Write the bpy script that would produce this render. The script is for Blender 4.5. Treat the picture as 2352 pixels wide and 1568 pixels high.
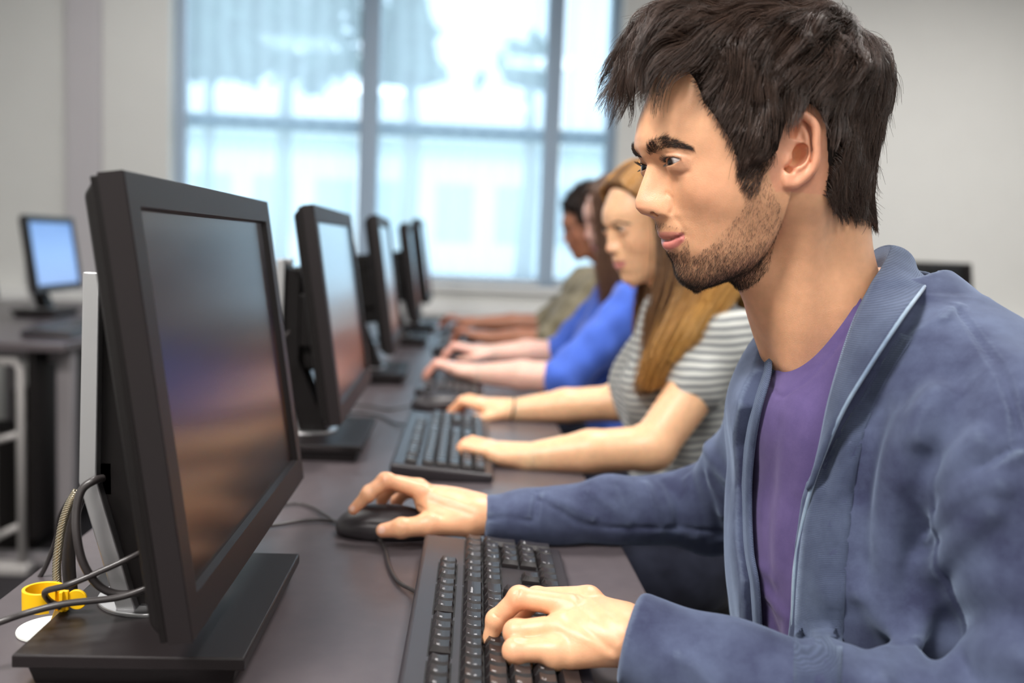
import bpy, bmesh, math, random
import numpy as np
import openvdb as vdb
from mathutils import Vector, Matrix, noise as mnoise

for _o in list(bpy.data.objects):
    bpy.data.objects.remove(_o)
scene = bpy.context.scene
COL = scene.collection
random.seed(7)

# ------------------------------------------------------------------ camera
W_PX, H_PX, FOC = 2352.0, 1568.0, 2200.0
DESK = 0.74
CAM = np.array([0.0, 0.0, DESK + 0.35])
_yc = np.array([-116.0, 222.0, -FOC]); _yc /= np.linalg.norm(_yc)
_zc = np.array([0.035, 1.0, 0.0]); _zc -= _yc * _zc.dot(_yc); _zc /= np.linalg.norm(_zc)
_xc = np.cross(_yc, _zc)
C2W = np.array([_xc, _yc, _zc])          # camera axes -> world axes
cam_data = bpy.data.cameras.new('camera')
cam_data.sensor_width = 36.0
cam_data.lens = FOC / W_PX * 36.0
cam_data.clip_start = 0.05
cam_data.clip_end = 200
cam = bpy.data.objects.new('camera', cam_data)
COL.objects.link(cam)
_m = Matrix(C2W.tolist()).to_4x4()
_m.translation = Vector(CAM.tolist())
cam.matrix_world = _m
scene.camera = cam
cam_data.dof.use_dof = True
cam_data.dof.focus_distance = 0.86
cam_data.dof.aperture_fstop = 2.9

# ------------------------------------------------------------------ light and exposure
world = bpy.data.worlds.new('daylight')
scene.world = world
world.use_nodes = True
_bg = world.node_tree.nodes['Background']
_bg.inputs[0].default_value = (0.80, 0.90, 1.0, 1)
_bg.inputs[1].default_value = 2.7
scene.view_settings.view_transform = 'Standard'
scene.view_settings.look = 'None'
scene.view_settings.exposure = 0.0
scene.view_settings.gamma = 1.0
scene.view_settings.use_curve_mapping = False

def area_light(name, loc, target, sx, sy, power, color):
    d = bpy.data.lights.new(name, 'AREA')
    d.shape = 'RECTANGLE'; d.size = sx; d.size_y = sy
    d.energy = power; d.color = color
    o = bpy.data.objects.new(name, d)
    COL.objects.link(o)
    o.location = loc
    o.rotation_euler = (Vector(target) - Vector(loc)).to_track_quat('-Z', 'Y').to_euler()
    return o
ADDED_LAMPS = [(-0.95, 0.00, 85), (0.45, -0.85, 24), (-1.35, 2.2, 14), (0.60, 1.9, 40), (2.4, 0.9, 24), (2.4, 3.4, 36), (-1.35, 4.0, 8)]  # added lamps out of view, placed as key and fill light
for _x, _y, _p in ADDED_LAMPS:
    area_light('added_ceiling_lamp', (_x, _y, 2.66), (_x, _y, 0), 0.58, 0.58, _p, (1.0, 0.965, 0.93))
sun_d = bpy.data.lights.new('sun', 'SUN'); sun_d.energy = 2.6; sun_d.angle = 0.02; sun_d.color = (1.0, 0.96, 0.9)
sun = bpy.data.objects.new('sun', sun_d); COL.objects.link(sun)
sun.rotation_euler = Vector((0.35, 1.0, -1.0)).to_track_quat('-Z', 'Y').to_euler()

def ray(px, py):
    d = np.array([px - W_PX / 2, H_PX / 2 - py, -FOC])
    return d @ C2W.T if False else C2W @ d
def P(px, py, y):
    """the point seen at a pixel, on the vertical plane at distance y down the room"""
    d = ray(px, py)
    return CAM + d * (y / d[1])
def PZ(px, py, z):
    d = ray(px, py)
    return CAM + d * ((z - CAM[2]) / d[2])
def proj(p):
    c = C2W.T @ (np.asarray(p, float) - CAM)
    return (W_PX / 2 - c[0] / c[2] * FOC, H_PX / 2 + c[1] / c[2] * FOC)

# ------------------------------------------------------------------ bookkeeping
def tag(o, label=None, cat=None, group=None, kind=None):
    if label: o['label'] = label
    if cat: o['category'] = cat
    if group: o['group'] = group
    if kind: o['kind'] = kind
    return o
def thing(name, loc, label, cat, group=None, rz=0.0):
    o = bpy.data.objects.new(name, None)
    COL.objects.link(o)
    o.location = loc
    o.rotation_euler = (0, 0, rz)
    o.empty_display_size = 0.05
    return tag(o, label, cat, group)
def link_mesh(name, me, mat=None, parent=None, world=True):
    """world: the mesh is in world coordinates, keep it there under an unrotated parent"""
    o = bpy.data.objects.new(name, me)
    COL.objects.link(o)
    if mat is not None:
        for m_ in (mat if isinstance(mat, (list, tuple)) else [mat]):
            me.materials.append(m_)
    if parent is not None:
        o.parent = parent
        if world:
            o.location = -Vector(parent.location)
    return o
def copy_tree(o, parent=None):
    c = o.copy()
    COL.objects.link(c)
    if parent is not None:
        c.parent = parent
    for ch in o.children:
        copy_tree(ch, c)
    return c

def np_mesh(name, V, F, smooth=True):
    """V (n,3), F (m,3|4) -> mesh"""
    me = bpy.data.meshes.new(name)
    V = np.asarray(V, np.float32); F = np.asarray(F, np.int32)
    k = F.shape[1]
    me.vertices.add(len(V)); me.vertices.foreach_set('co', V.ravel())
    me.loops.add(F.size); me.loops.foreach_set('vertex_index', F.ravel())
    me.polygons.add(len(F))
    me.polygons.foreach_set('loop_start', np.arange(0, F.size, k, dtype=np.int32))
    me.polygons.foreach_set('loop_total', np.full(len(F), k, np.int32))
    me.update(calc_edges=True)
    me.validate()
    if smooth:
        me.polygons.foreach_set('use_smooth', np.ones(len(me.polygons), bool))
    return me
def set_color(me, rgb, name='tint'):
    a = me.color_attributes.new(name, 'FLOAT_COLOR', 'POINT')
    c = np.ones((len(rgb), 4), np.float32); c[:, :3] = rgb
    a.data.foreach_set('color', c.ravel())

class MB:
    """collects boxes, tubes, prisms and sheets; build() links them as one mesh"""
    def __init__(s): s.v = []; s.f = []
    def add(s, verts, faces):
        n = len(s.v); s.v += [tuple(map(float, v)) for v in verts]; s.f += [tuple(i + n for i in f) for f in faces]
        return s
    def box(s, lo, hi, M=None):
        x0, y0, z0 = lo; x1, y1, z1 = hi
        v = [(x0,y0,z0),(x1,y0,z0),(x1,y1,z0),(x0,y1,z0),(x0,y0,z1),(x1,y0,z1),(x1,y1,z1),(x0,y1,z1)]
        if M is not None: v = [tuple(M @ Vector(p)) for p in v]
        return s.add(v, [(0,3,2,1),(4,5,6,7),(0,1,5,4),(1,2,6,5),(2,3,7,6),(3,0,4,7)])
    def taper(s, lo, hi, ins, M=None):
        """box whose top is inset by ins"""
        x0, y0, z0 = lo; x1, y1, z1 = hi; i = ins
        v = [(x0,y0,z0),(x1,y0,z0),(x1,y1,z0),(x0,y1,z0),(x0+i,y0+i,z1),(x1-i,y0+i,z1),(x1-i,y1-i,z1),(x0+i,y1-i,z1)]
        if M is not None: v = [tuple(M @ Vector(p)) for p in v]
        return s.add(v, [(0,3,2,1),(4,5,6,7),(0,1,5,4),(1,2,6,5),(2,3,7,6),(3,0,4,7)])
    def prism(s, poly, d, M=None):
        """poly: 3-D points of a planar ring, d: extrusion vector"""
        n = len(poly); a = [Vector(p) for p in poly]; b = [p + Vector(d) for p in a]
        v = a + b
        if M is not None: v = [M @ p for p in v]
        return s.add(v, [tuple(range(n-1, -1, -1)), tuple(range(n, 2*n))] + [(i, (i+1) % n, n+(i+1) % n, n+i) for i in range(n)])
    def tube(s, pts, r, n=10, M=None, caps=True, flat=None):
        pts = [Vector(p) for p in pts]
        rs = list(r) if hasattr(r, '__len__') else [r] * len(pts)
        prev = None; base = len(s.v); vs = []
        for i, p in enumerate(pts):
            t = (pts[min(i+1, len(pts)-1)] - pts[max(i-1, 0)]).normalized()
            if prev is None:
                u = t.orthogonal().normalized()
            else:
                u = (prev - t * prev.dot(t)).normalized()
            prev = u; w = t.cross(u)
            for j in range(n):
                a = 2 * math.pi * j / n
                vs.append(p + (u * math.cos(a) + w * math.sin(a)) * rs[i])
        if M is not None: vs = [M @ v for v in vs]
        fs = []
        for i in range(len(pts) - 1):
            for j in range(n):
                fs.append((i*n+j, i*n+(j+1) % n, (i+1)*n+(j+1) % n, (i+1)*n+j))
        if caps:
            fs.append(tuple(range(n-1, -1, -1))); fs.append(tuple((len(pts)-1)*n + j for j in range(n)))
        return s.add(vs, fs)
    def grid(s, rows):
        n = len(rows[0]); v = [p for r in rows for p in r]
        return s.add(v, [(i*n+j, i*n+j+1, (i+1)*n+j+1, (i+1)*n+j) for i in range(len(rows)-1) for j in range(n-1)])
    def build(s, name, mat, parent=None, world=True, bevel=0, smooth=False, seg=2, solid=0):
        me = bpy.data.meshes.new(name)
        me.from_pydata(s.v, [], s.f)
        bm = bmesh.new(); bm.from_mesh(me)
        bmesh.ops.recalc_face_normals(bm, faces=bm.faces)
        bm.to_mesh(me); bm.free()
        o = link_mesh(name, me, mat, parent, world)
        if solid:
            md = o.modifiers.new('thickness', 'SOLIDIFY'); md.thickness = solid; md.offset = 0
        if bevel:
            md = o.modifiers.new('bevel', 'BEVEL'); md.width = bevel; md.segments = seg; md.limit_method = 'ANGLE'; md.angle_limit = 0.6
            md.harden_normals = False
        if smooth or bevel:
            me.polygons.foreach_set('use_smooth', np.ones(len(me.polygons), bool))
            if not smooth or bevel:
                try:
                    me.set_sharp_from_angle(angle=0.7)
                except Exception:
                    pass
        return o

def smooth_path(pts, n=8):
    """Catmull-Rom through points"""
    p = [np.asarray(q, float) for q in pts]
    p = [2*p[0]-p[1]] + p + [2*p[-1]-p[-2]]
    out = []
    for i in range(1, len(p)-2):
        for k in range(n):
            t = k / n
            out.append(0.5*((2*p[i]) + (-p[i-1]+p[i+1])*t + (2*p[i-1]-5*p[i]+4*p[i+1]-p[i+2])*t*t + (-p[i-1]+3*p[i]-3*p[i+1]+p[i+2])*t**3))
    out.append(p[-2])
    return out

# ------------------------------------------------------------------ materials
def material(name, color=(0.8, 0.8, 0.8), rough=0.5, metal=0.0, spec=0.5, **kw):
    m = bpy.data.materials.new(name)
    m.use_nodes = True
    b = m.node_tree.nodes['Principled BSDF']
    b.inputs['Base Color'].default_value = (*color, 1)
    b.inputs['Roughness'].default_value = rough
    b.inputs['Metallic'].default_value = metal
    b.inputs['Specular IOR Level'].default_value = spec
    for k, v in kw.items():
        b.inputs[k.replace('_', ' ')].default_value = v
    return m
def nd(m, kind, **kw):
    n = m.node_tree.nodes.new(kind)
    for k, v in kw.items():
        setattr(n, k, v)
    return n
def lk(m, a, b): m.node_tree.links.new(a, b)
def bsdf(m): return m.node_tree.nodes['Principled BSDF']
def noise_on(m, scale, lo, hi, detail=4, coords='Object', stretch=(1, 1, 1), bump=0.0, bump_dist=0.001, rough_var=0.0):
    """procedural mottling between two colours, with optional bump"""
    tc = nd(m, 'ShaderNodeTexCoord'); mp = nd(m, 'ShaderNodeMapping')
    mp.inputs['Scale'].default_value = stretch
    lk(m, tc.outputs[coords], mp.inputs['Vector'])
    nz = nd(m, 'ShaderNodeTexNoise'); nz.inputs['Scale'].default_value = scale; nz.inputs['Detail'].default_value = detail
    lk(m, mp.outputs[0], nz.inputs['Vector'])
    mx = nd(m, 'ShaderNodeMix', data_type='RGBA')
    mx.inputs[6].default_value = (*lo, 1); mx.inputs[7].default_value = (*hi, 1)
    lk(m, nz.outputs[0], mx.inputs[0]); lk(m, mx.outputs[2], bsdf(m).inputs['Base Color'])
    if bump:
        bp = nd(m, 'ShaderNodeBump'); bp.inputs['Strength'].default_value = bump; bp.inputs['Distance'].default_value = bump_dist
        lk(m, nz.outputs[0], bp.inputs['Height']); lk(m, bp.outputs[0], bsdf(m).inputs['Normal'])
    return m, nz

# ------------------------------------------------------------------ implicit sculpting
F32 = np.float32
def smin(a, b, k):
    if k <= 0: return np.minimum(a, b)
    h = np.maximum(k - np.abs(a - b), 0) / k
    return np.minimum(a, b) - h * h * (k * 0.25)
def smax(a, b, k): return -smin(-a, -b, k)
def rotm(rx=0, ry=0, rz=0):
    return np.array((Matrix.Rotation(rz, 3, 'Z') @ Matrix.Rotation(ry, 3, 'Y') @ Matrix.Rotation(rx, 3, 'X')))
def d_ell(X, Y, Z, c, r, R=None):
    x, y, z = X - F32(c[0]), Y - F32(c[1]), Z - F32(c[2])
    if R is not None:
        R = R.astype(F32)
        x, y, z = x*R[0,0]+y*R[1,0]+z*R[2,0], x*R[0,1]+y*R[1,1]+z*R[2,1], x*R[0,2]+y*R[1,2]+z*R[2,2]
    k0 = np.sqrt((x/F32(r[0]))**2 + (y/F32(r[1]))**2 + (z/F32(r[2]))**2)
    k1 = np.sqrt((x/F32(r[0]**2))**2 + (y/F32(r[1]**2))**2 + (z/F32(r[2]**2))**2) + F32(1e-6)
    return k0 * (k0 - 1) / k1
def d_cone(X, Y, Z, a, b, ra, rb, flat=None):
    a = np.asarray(a, float); b = np.asarray(b, float); ab = b - a
    L2 = F32(max(ab.dot(ab), 1e-12))
    x, y, z = X - F32(a[0]), Y - F32(a[1]), Z - F32(a[2])
    t = np.clip((x*F32(ab[0]) + y*F32(ab[1]) + z*F32(ab[2])) / L2, 0, 1)
    x = x - t*F32(ab[0]); y = y - t*F32(ab[1]); z = z - t*F32(ab[2])
    if flat is not None:      # squash along a unit direction: flat=(dir, factor)
        n, q = flat
        dn = x*F32(n[0]) + y*F32(n[1]) + z*F32(n[2])
        e = F32(1/q - 1)
        x = x + dn*e*F32(n[0]); y = y + dn*e*F32(n[1]); z = z + dn*e*F32(n[2])
        return (np.sqrt(x*x + y*y + z*z) - (F32(ra) + t*F32(rb-ra)))
    return np.sqrt(x*x + y*y + z*z) - (F32(ra) + t*F32(rb-ra))

class Vol:
    def __init__(s, lo, hi, h, sym=None):
        s.lo = np.asarray(lo, float); s.h = h
        s.n = np.ceil((np.asarray(hi, float) - s.lo) / h).astype(int) + 1
        s.f = np.full(s.n, 0.2, F32)
        s.ax = [(s.lo[i] + np.arange(s.n[i]) * h).astype(F32) for i in range(3)]
        s.sym = sym
    def _one(s, fn, lo, hi, k, mode, m):
        lo = np.asarray(lo, float) - m; hi = np.asarray(hi, float) + m
        i0 = np.clip(np.floor((lo - s.lo) / s.h).astype(int), 0, s.n)
        i1 = np.clip(np.ceil((hi - s.lo) / s.h).astype(int) + 1, 0, s.n)
        if (i1 <= i0).any(): return
        sl = tuple(slice(a, b) for a, b in zip(i0, i1))
        X = s.ax[0][sl[0]][:, None, None]; Y = s.ax[1][sl[1]][None, :, None]; Z = s.ax[2][sl[2]][None, None, :]
        f = s.f[sl]
        if mode == 'add': s.f[sl] = smin(f, fn(X, Y, Z), k)
        elif mode == 'cut': s.f[sl] = smax(f, -fn(X, Y, Z), k)
        elif mode == 'disp': s.f[sl] = f + fn(X, Y, Z)
        elif mode == 'and': s.f[sl] = smax(f, fn(X, Y, Z), k)
    def op(s, fn, lo, hi, k=0.0, mode='add', sym=None, m=None):
        if m is None: m = k + 3*s.h + 0.004
        s._one(fn, lo, hi, k, mode, m)
        if (s.sym is not None) if sym is None else sym:
            y0 = s.sym
            lo2 = (lo[0], 2*y0 - hi[1], lo[2]); hi2 = (hi[0], 2*y0 - lo[1], hi[2])
            s._one(lambda X, Y, Z: fn(X, 2*F32(y0) - Y, Z), lo2, hi2, k, mode, m)
        return s
    def ell(s, c, r, k=0.01, R=None, mode='add', sym=None):
        c = np.asarray(c, float); rr = max(r) if R is not None else np.asarray(r, float)
        return s.op(lambda X, Y, Z: d_ell(X, Y, Z, c, r, R), c - rr, c + rr, k, mode, sym)
    def cone(s, a, b, ra, rb=None, k=0.01, mode='add', sym=None, flat=None):
        rb = ra if rb is None else rb
        a = np.asarray(a, float); b = np.asarray(b, float); r = max(ra, rb)
        return s.op(lambda X, Y, Z: d_cone(X, Y, Z, a, b, ra, rb, flat), np.minimum(a, b) - r, np.maximum(a, b) + r, k, mode, sym)
    def chain(s, pts, rs, k=0.01, mode='add', sym=None, flat=None):
        """tapered limb through points; its own pieces join hard so thickness stays even"""
        pts = [np.asarray(p, float) for p in pts]
        if not hasattr(rs, '__len__'): rs = [rs]*len(pts)
        lo = np.min(pts, axis=0) - max(rs); hi = np.max(pts, axis=0) + max(rs)
        def fn(X, Y, Z):
            d = None
            for i in range(len(pts)-1):
                e = d_cone(X, Y, Z, pts[i], pts[i+1], rs[i], rs[i+1], flat)
                d = e if d is None else smin(d, e, min(rs)*0.4)
            return d
        return s.op(fn, lo, hi, k, mode, sym)
    def stroke(s, pts, r, amp, sym=None):
        """raise (amp>0) or dent (amp<0) the surface along a line, gaussian width r"""
        pts = [np.asarray(p, float) for p in pts]
        lo = np.min(pts, axis=0) - 2.6*r; hi = np.max(pts, axis=0) + 2.6*r
        def fn(X, Y, Z):
            d = None
            for i in range(len(pts)-1):
                e = d_cone(X, Y, Z, pts[i], pts[i+1], 0, 0)
                d = e if d is None else np.minimum(d, e)
            if len(pts) == 1: d = d_cone(X, Y, Z, pts[0], pts[0]+1e-4, 0, 0)
            g = np.exp(-(d/F32(r))**2) - F32(math.exp(-6.7))
            return -F32(amp) * np.maximum(g, 0)
        return s.op(fn, lo, hi, 0, 'disp', sym, m=0)
    def sample(s, p):
        """trilinear value at points (n,3)"""
        q = (np.atleast_2d(p) - s.lo) / s.h
        q = np.clip(q, 0, s.n - 1.001)
        i = q.astype(int); t = q - i
        out = 0
        for a in (0, 1):
            for b in (0, 1):
                for c in (0, 1):
                    w = (t[:,0] if a else 1-t[:,0]) * (t[:,1] if b else 1-t[:,1]) * (t[:,2] if c else 1-t[:,2])
                    out = out + w * s.f[i[:,0]+a, i[:,1]+b, i[:,2]+c]
        return out
    def grad(s, p, e=None):
        e = e or s.h*1.5
        p = np.atleast_2d(p)
        g = np.stack([s.sample(p + np.eye(3)[i]*e) - s.sample(p - np.eye(3)[i]*e) for i in range(3)], 1)
        return g / (np.linalg.norm(g, axis=1, keepdims=True) + 1e-9)
    def hit(s, px, py, y0, y1, off=0.0):
        """first surface point seen through a pixel between depths y0..y1"""
        ys = np.arange(y0, y1, s.h*0.7)
        d = ray(px, py)
        pts = CAM + d[None, :] * (ys / d[1])[:, None]
        inb = ((pts > s.lo) & (pts < s.lo + (s.n-1)*s.h)).all(1)
        v = np.where(inb, s.sample(pts), 1.0)
        k = np.where(v < off)[0]
        if len(k) == 0:
            return pts[int(np.argmin(v))]
        return pts[k[0]]
    def smooth(s, n=1):
        for _ in range(n):
            for ax in range(3):
                f = s.f
                g = f.copy()
                a = [slice(None)]*3; b = [slice(None)]*3; c = [slice(None)]*3
                a[ax] = slice(0, -2); b[ax] = slice(1, -1); c[ax] = slice(2, None)
                g[tuple(b)] = 0.25*f[tuple(a)] + 0.5*f[tuple(b)] + 0.25*f[tuple(c)]
                s.f = g
        return s
    def mesh(s, iso=0.0):
        g = vdb.FloatGrid(0.2)
        f = np.clip(s.f, -0.2, 0.2)
        f[0], f[-1], f[:, 0], f[:, -1], f[:, :, 0], f[:, :, -1] = (0.2,)*6
        g.copyFromArray(np.ascontiguousarray(f))
        V, Q = g.convertToQuads(iso)
        V = V * s.h + s.lo
        return V.astype(np.float32), np.asarray(Q, np.int32)
def join_meshes(parts):
    V = []; F = []; n = 0
    for v, f in parts:
        V.append(v); F.append(f + n); n += len(v)
    return np.concatenate(V), np.concatenate(F)
# ------------------------------------------------------------------ room shell
M_WALL = material('wall_paint', (0.66, 0.66, 0.64), 0.9, spec=0.2)
noise_on(M_WALL, 6, (0.64, 0.64, 0.62), (0.68, 0.68, 0.66), bump=0.05)
M_CEIL = material('ceiling_paint', (0.8, 0.8, 0.8), 0.9, spec=0.2)
M_FLOOR = material('floor_carpet', (0.03, 0.028, 0.03), 0.95, spec=0.1)
noise_on(M_FLOOR, 240, (0.022, 0.020, 0.022), (0.05, 0.046, 0.05), bump=0.4)
M_FRAME = material('window_frame_paint', (0.36, 0.44, 0.54), 0.5)
M_TRUNK = material('white_trunking', (0.78, 0.78, 0.77), 0.5)
M_GLASS = material('pane_glass', (1, 1, 1), 0.0)
def _glass(m, tint=(0.97, 0.99, 1.0)):
    nt = m.node_tree; out = [n for n in nt.nodes if n.type == 'OUTPUT_MATERIAL'][0]
    tr = nd(m, 'ShaderNodeBsdfTransparent'); tr.inputs[0].default_value = (*tint, 1)
    gl = nd(m, 'ShaderNodeBsdfGlossy'); gl.inputs['Roughness'].default_value = 0.02
    mx = nd(m, 'ShaderNodeMixShader'); mx.inputs[0].default_value = 0.06
    lk(m, tr.outputs[0], mx.inputs[1]); lk(m, gl.outputs[0], mx.inputs[2]); lk(m, mx.outputs[0], out.inputs[0])
_glass(M_GLASS)
# screen fabric of the roller blinds: half open weave
M_BLIND = material('blind_fabric', (0.8, 0.85, 0.9), 0.9)
def _blind(m):
    nt = m.node_tree; out = [n for n in nt.nodes if n.type == 'OUTPUT_MATERIAL'][0]
    tr = nd(m, 'ShaderNodeBsdfTransparent'); tr.inputs[0].default_value = (0.86, 0.95, 1.0, 1)
    tl = nd(m, 'ShaderNodeBsdfTranslucent'); tl.inputs[0].default_value = (0.86, 0.94, 1.0, 1)
    tc = nd(m, 'ShaderNodeTexCoord'); wv = nd(m, 'ShaderNodeTexWave', wave_type='BANDS', bands_direction='X')
    wv.inputs['Scale'].default_value = 3.2; wv.inputs['Distortion'].default_value = 2.0; wv.inputs['Detail'].default_value = 3
    lk(m, tc.outputs['Object'], wv.inputs['Vector'])
    mr = nd(m, 'ShaderNodeMapRange'); mr.inputs[3].default_value = 0.28; mr.inputs[4].default_value = 0.34
    lk(m, wv.outputs['Fac'], mr.inputs[0])
    mx = nd(m, 'ShaderNodeMixShader')
    lk(m, mr.outputs[0], mx.inputs[0]); lk(m, tr.outputs[0], mx.inputs[1]); lk(m, tl.outputs[0], mx.inputs[2]); lk(m, mx.outputs[0], out.inputs[0])
_blind(M_BLIND)
WY = 5.0; CH = 2.75
XL, XR = -2.90, 3.4
wx0, wx1 = P(388, 400, WY)[0], P(1420, 300, WY)[0]
SILL = P(1100, 655, WY)[2]; WTOP = 2.55
def structure(name, mb, mat, **kw):
    o = mb.build(name, mat, None, **kw); tag(o, kind='structure'); return o
structure('floor', MB().box((XL-0.1, -1.6, -0.1), (XR+0.1, WY+0.3, 0)), M_FLOOR)
structure('ceiling', MB().box((XL-0.1, -1.6, CH), (XR+0.1, WY+0.3, CH+0.1)), M_CEIL)
w = MB()
w.box((XL, WY, 0), (wx0, WY+0.25, CH)); w.box((wx1, WY, 0), (XR, WY+0.25, CH))
w.box((wx0, WY, 0), (wx1, WY+0.25, SILL)); w.box((wx0, WY, WTOP), (wx1, WY+0.25, CH))
structure('wall_back', w, M_WALL)
# pilaster in the back wall left of the window
pil0, pil1 = P(156, 200, WY)[0], P(236, 200, WY)[0]
structure('trim_1', MB().box((pil0, WY-0.035, 0), (pil1, WY, CH)), material('pilaster_paint', (0.50, 0.48, 0.50), 0.9, spec=0.2), bevel=0.004)
structure('wall_left', MB().box((XL-0.1, -1.6, 0), (XL, WY+0.25, CH)), M_WALL)
structure('wall_front', MB().box((XL-0.1, -1.7, 0), (XR+0.1, -1.6, CH)), M_WALL)
structure('wall_right', MB().box((XR, -1.6, 0), (XR+0.1, WY+0.25, CH)), M_WALL)
# ledge and trunking along the back wall
structure('trim_2', MB().box((XL, WY-0.11, SILL-0.16), (XR, WY, SILL-0.10)), M_TRUNK, bevel=0.006)
structure('trim_3', MB().box((XL, WY-0.07, SILL-0.34), (XR, WY, SILL-0.23)), M_TRUNK, bevel=0.006)
structure('baseboard_back', MB().box((XL, WY-0.02, 0), (XR, WY, 0.10)), M_TRUNK)
# the window: frame, mullions, transom, panes
m1 = (P(822, 300, WY+0.1)[0] + P(872, 300, WY+0.1)[0])/2; m2 = (P(1246, 300, WY+0.1)[0] + P(1290, 300, WY+0.1)[0])/2
tz = P(840, 292, WY+0.1)[2]
fr = MB()
yy0, yy1 = WY+0.10, WY+0.17
fr.box((wx0, yy0, SILL), (wx0+0.05, yy1, WTOP)).box((wx1-0.05, yy0, SILL), (wx1, yy1, WTOP))
fr.box((m1-0.05, yy0, SILL), (m1+0.05, yy1, WTOP)).box((m2-0.045, yy0, SILL), (m2+0.045, yy1, WTOP))
fr.box((wx0+0.005, yy0+0.004, SILL+0.002), (wx1-0.005, yy1-0.004, SILL+0.05)).box((wx0+0.005, yy0+0.004, WTOP-0.05), (wx1-0.005, yy1-0.004, WTOP-0.002))
fr.box((wx0+0.01, yy0+0.006, tz-0.035), (wx1-0.01, yy1-0.006, tz+0.035))
win = structure('window_1', fr, M_FRAME, bevel=0.004)
g = MB().box((wx0+0.02, WY+0.13, SILL+0.02), (wx1-0.02, WY+0.136, WTOP-0.02)).build('glass_pane', M_GLASS, win)
MB().box((wx0-0.03, WY-0.05, SILL-0.03), (wx1+0.03, WY+0.10, SILL)).build('window_sill', M_TRUNK, win, bevel=0.006)
# lowered roller blinds, one per bay
for i, (a, b, lab) in enumerate([(wx0+0.075, m1-0.05, 'pale see-through roller blind lowered over the left bay of the window'), (m1+0.05, m2-0.045, 'pale see-through roller blind lowered over the middle bay of the window'), (m2+0.045, wx1-0.05, 'narrow see-through roller blind lowered over the right bay of the window')]):
    bl = thing('roller_blind', ((a+b)/2, WY+0.05, WTOP-0.06), lab, 'blind', 'roller blinds at the window')
    bb = SILL + 0.012
    MB().box((a, WY+0.049, bb+0.015), (b, WY+0.0505, WTOP-0.06)).build('fabric', M_BLIND, bl)
    MB().box((a, WY+0.042, bb), (b, WY+0.058, bb+0.02)).build('hem_bar', M_TRUNK, bl, bevel=0.003)
    MB().tube([(a, WY+0.05, WTOP-0.04), (b, WY+0.05, WTOP-0.04)], 0.022, 14).build('roller', M_TRUNK, bl, smooth=True)
# ------------------------------------------------------------------ outdoors beyond the window
M_LAWN = material('lawn', (0.30, 0.36, 0.24), 1.0); noise_on(M_LAWN, 3, (0.55, 0.58, 0.55), (0.36, 0.42, 0.33))
o = MB().box((-30, WY+0.6, -0.4), (30, 60, -0.2)).build('ground_outside', M_LAWN); tag(o, kind='structure')
M_LEAF = material('far_leaves', (0.05, 0.09, 0.05), 0.9); noise_on(M_LEAF, 1.2, (0.025, 0.045, 0.035), (0.07, 0.11, 0.085))
M_BARK = material('bark', (0.34, 0.33, 0.32), 0.9)
def tree(x, y, h, r, label, cone=False, seed=0, dens=1500):
    t = thing('tree', (x, y, -0.2), label, 'tree', 'trees beyond the window')
    MB().tube([(x, y, -0.2), (x+0.1, y, h*0.5), (x, y, h*0.9)], [0.16, 0.12, 0.04], 8).build('trunk', M_BARK, t, smooth=True)
    rg = random.Random(seed); mb = MB()
    for _ in range(dens):
        u = rg.random()
        if cone:
            zz = h*(0.40 + 0.60*u); rr = r*(1-u)**0.8*math.sqrt(rg.random())
        else:
            th = math.acos(1-2*rg.random()); q = rg.random()**0.4
            zz = h*0.62 + math.cos(th)*h*0.38*q; rr = r*q*math.sin(th)*(1+0.3*math.sin(5*u))
        a = rg.random()*6.283; c = Vector((x + rr*math.cos(a), y + rr*math.sin(a), zz))
        if zz < 1.3 + y*0.15: continue
        s = rg.uniform(0.12, 0.3)
        d1 = Vector((rg.gauss(0, 1), rg.gauss(0, 1), rg.gauss(0, 1))).normalized()*s; d2 = d1.orthogonal().normalized()*s*0.6
        mb.add([c-d1, c-d2, c+d1, c+d2], [(0, 1, 2, 3)])
    mb.build('foliage', M_LEAF, t)
def at_dist(px, y): return P(px, 500, y)[0]
tree(at_dist(640, 17), 17, 7.4, 1.6, 'broad tree outside, behind the upper left of the window', seed=1, dens=1500)
tree(at_dist(470, 24), 24, 8.5, 1.3, 'broad tree outside, seen at the left edge of the window', seed=5, dens=900)
tree(at_dist(925, 13), 13, 4.6, 0.75, 'narrow pointed tree outside, seen right of the wide mullion', True, 2, 1100)
tree(at_dist(1200, 15), 15, 4.3, 0.8, 'small round tree outside, seen left of the narrow mullion', seed=3, dens=420)
M_HOUSE = material('far_wall', (0.80, 0.84, 0.88), 0.9); M_BAND = material('bright_band_white', (0.95, 0.95, 0.95), 0.8); M_FARG = material('far_glazing', (0.45, 0.55, 0.62), 0.3)
b_ = thing('building', (at_dist(900, 34), 34, -0.2), 'long pale building with a white roof edge outside, behind the blinds', 'building')
MB().box((at_dist(250, 34), 34, -0.2), (at_dist(1500, 34), 40, 4.6)).build('wall', M_HOUSE, b_)
MB().box((at_dist(240, 34), 33.4, 4.6), (at_dist(1510, 34), 40, 5.5)).build('bright_band', M_BAND, b_)  # added white band standing in for light caught above the transom
for k in range(9):
    x0 = at_dist(300, 34) + k*2.1
    MB().box((x0, 33.95, 1.2), (x0+1.3, 34.02, 3.2)).build('window', M_FARG, b_)
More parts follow.
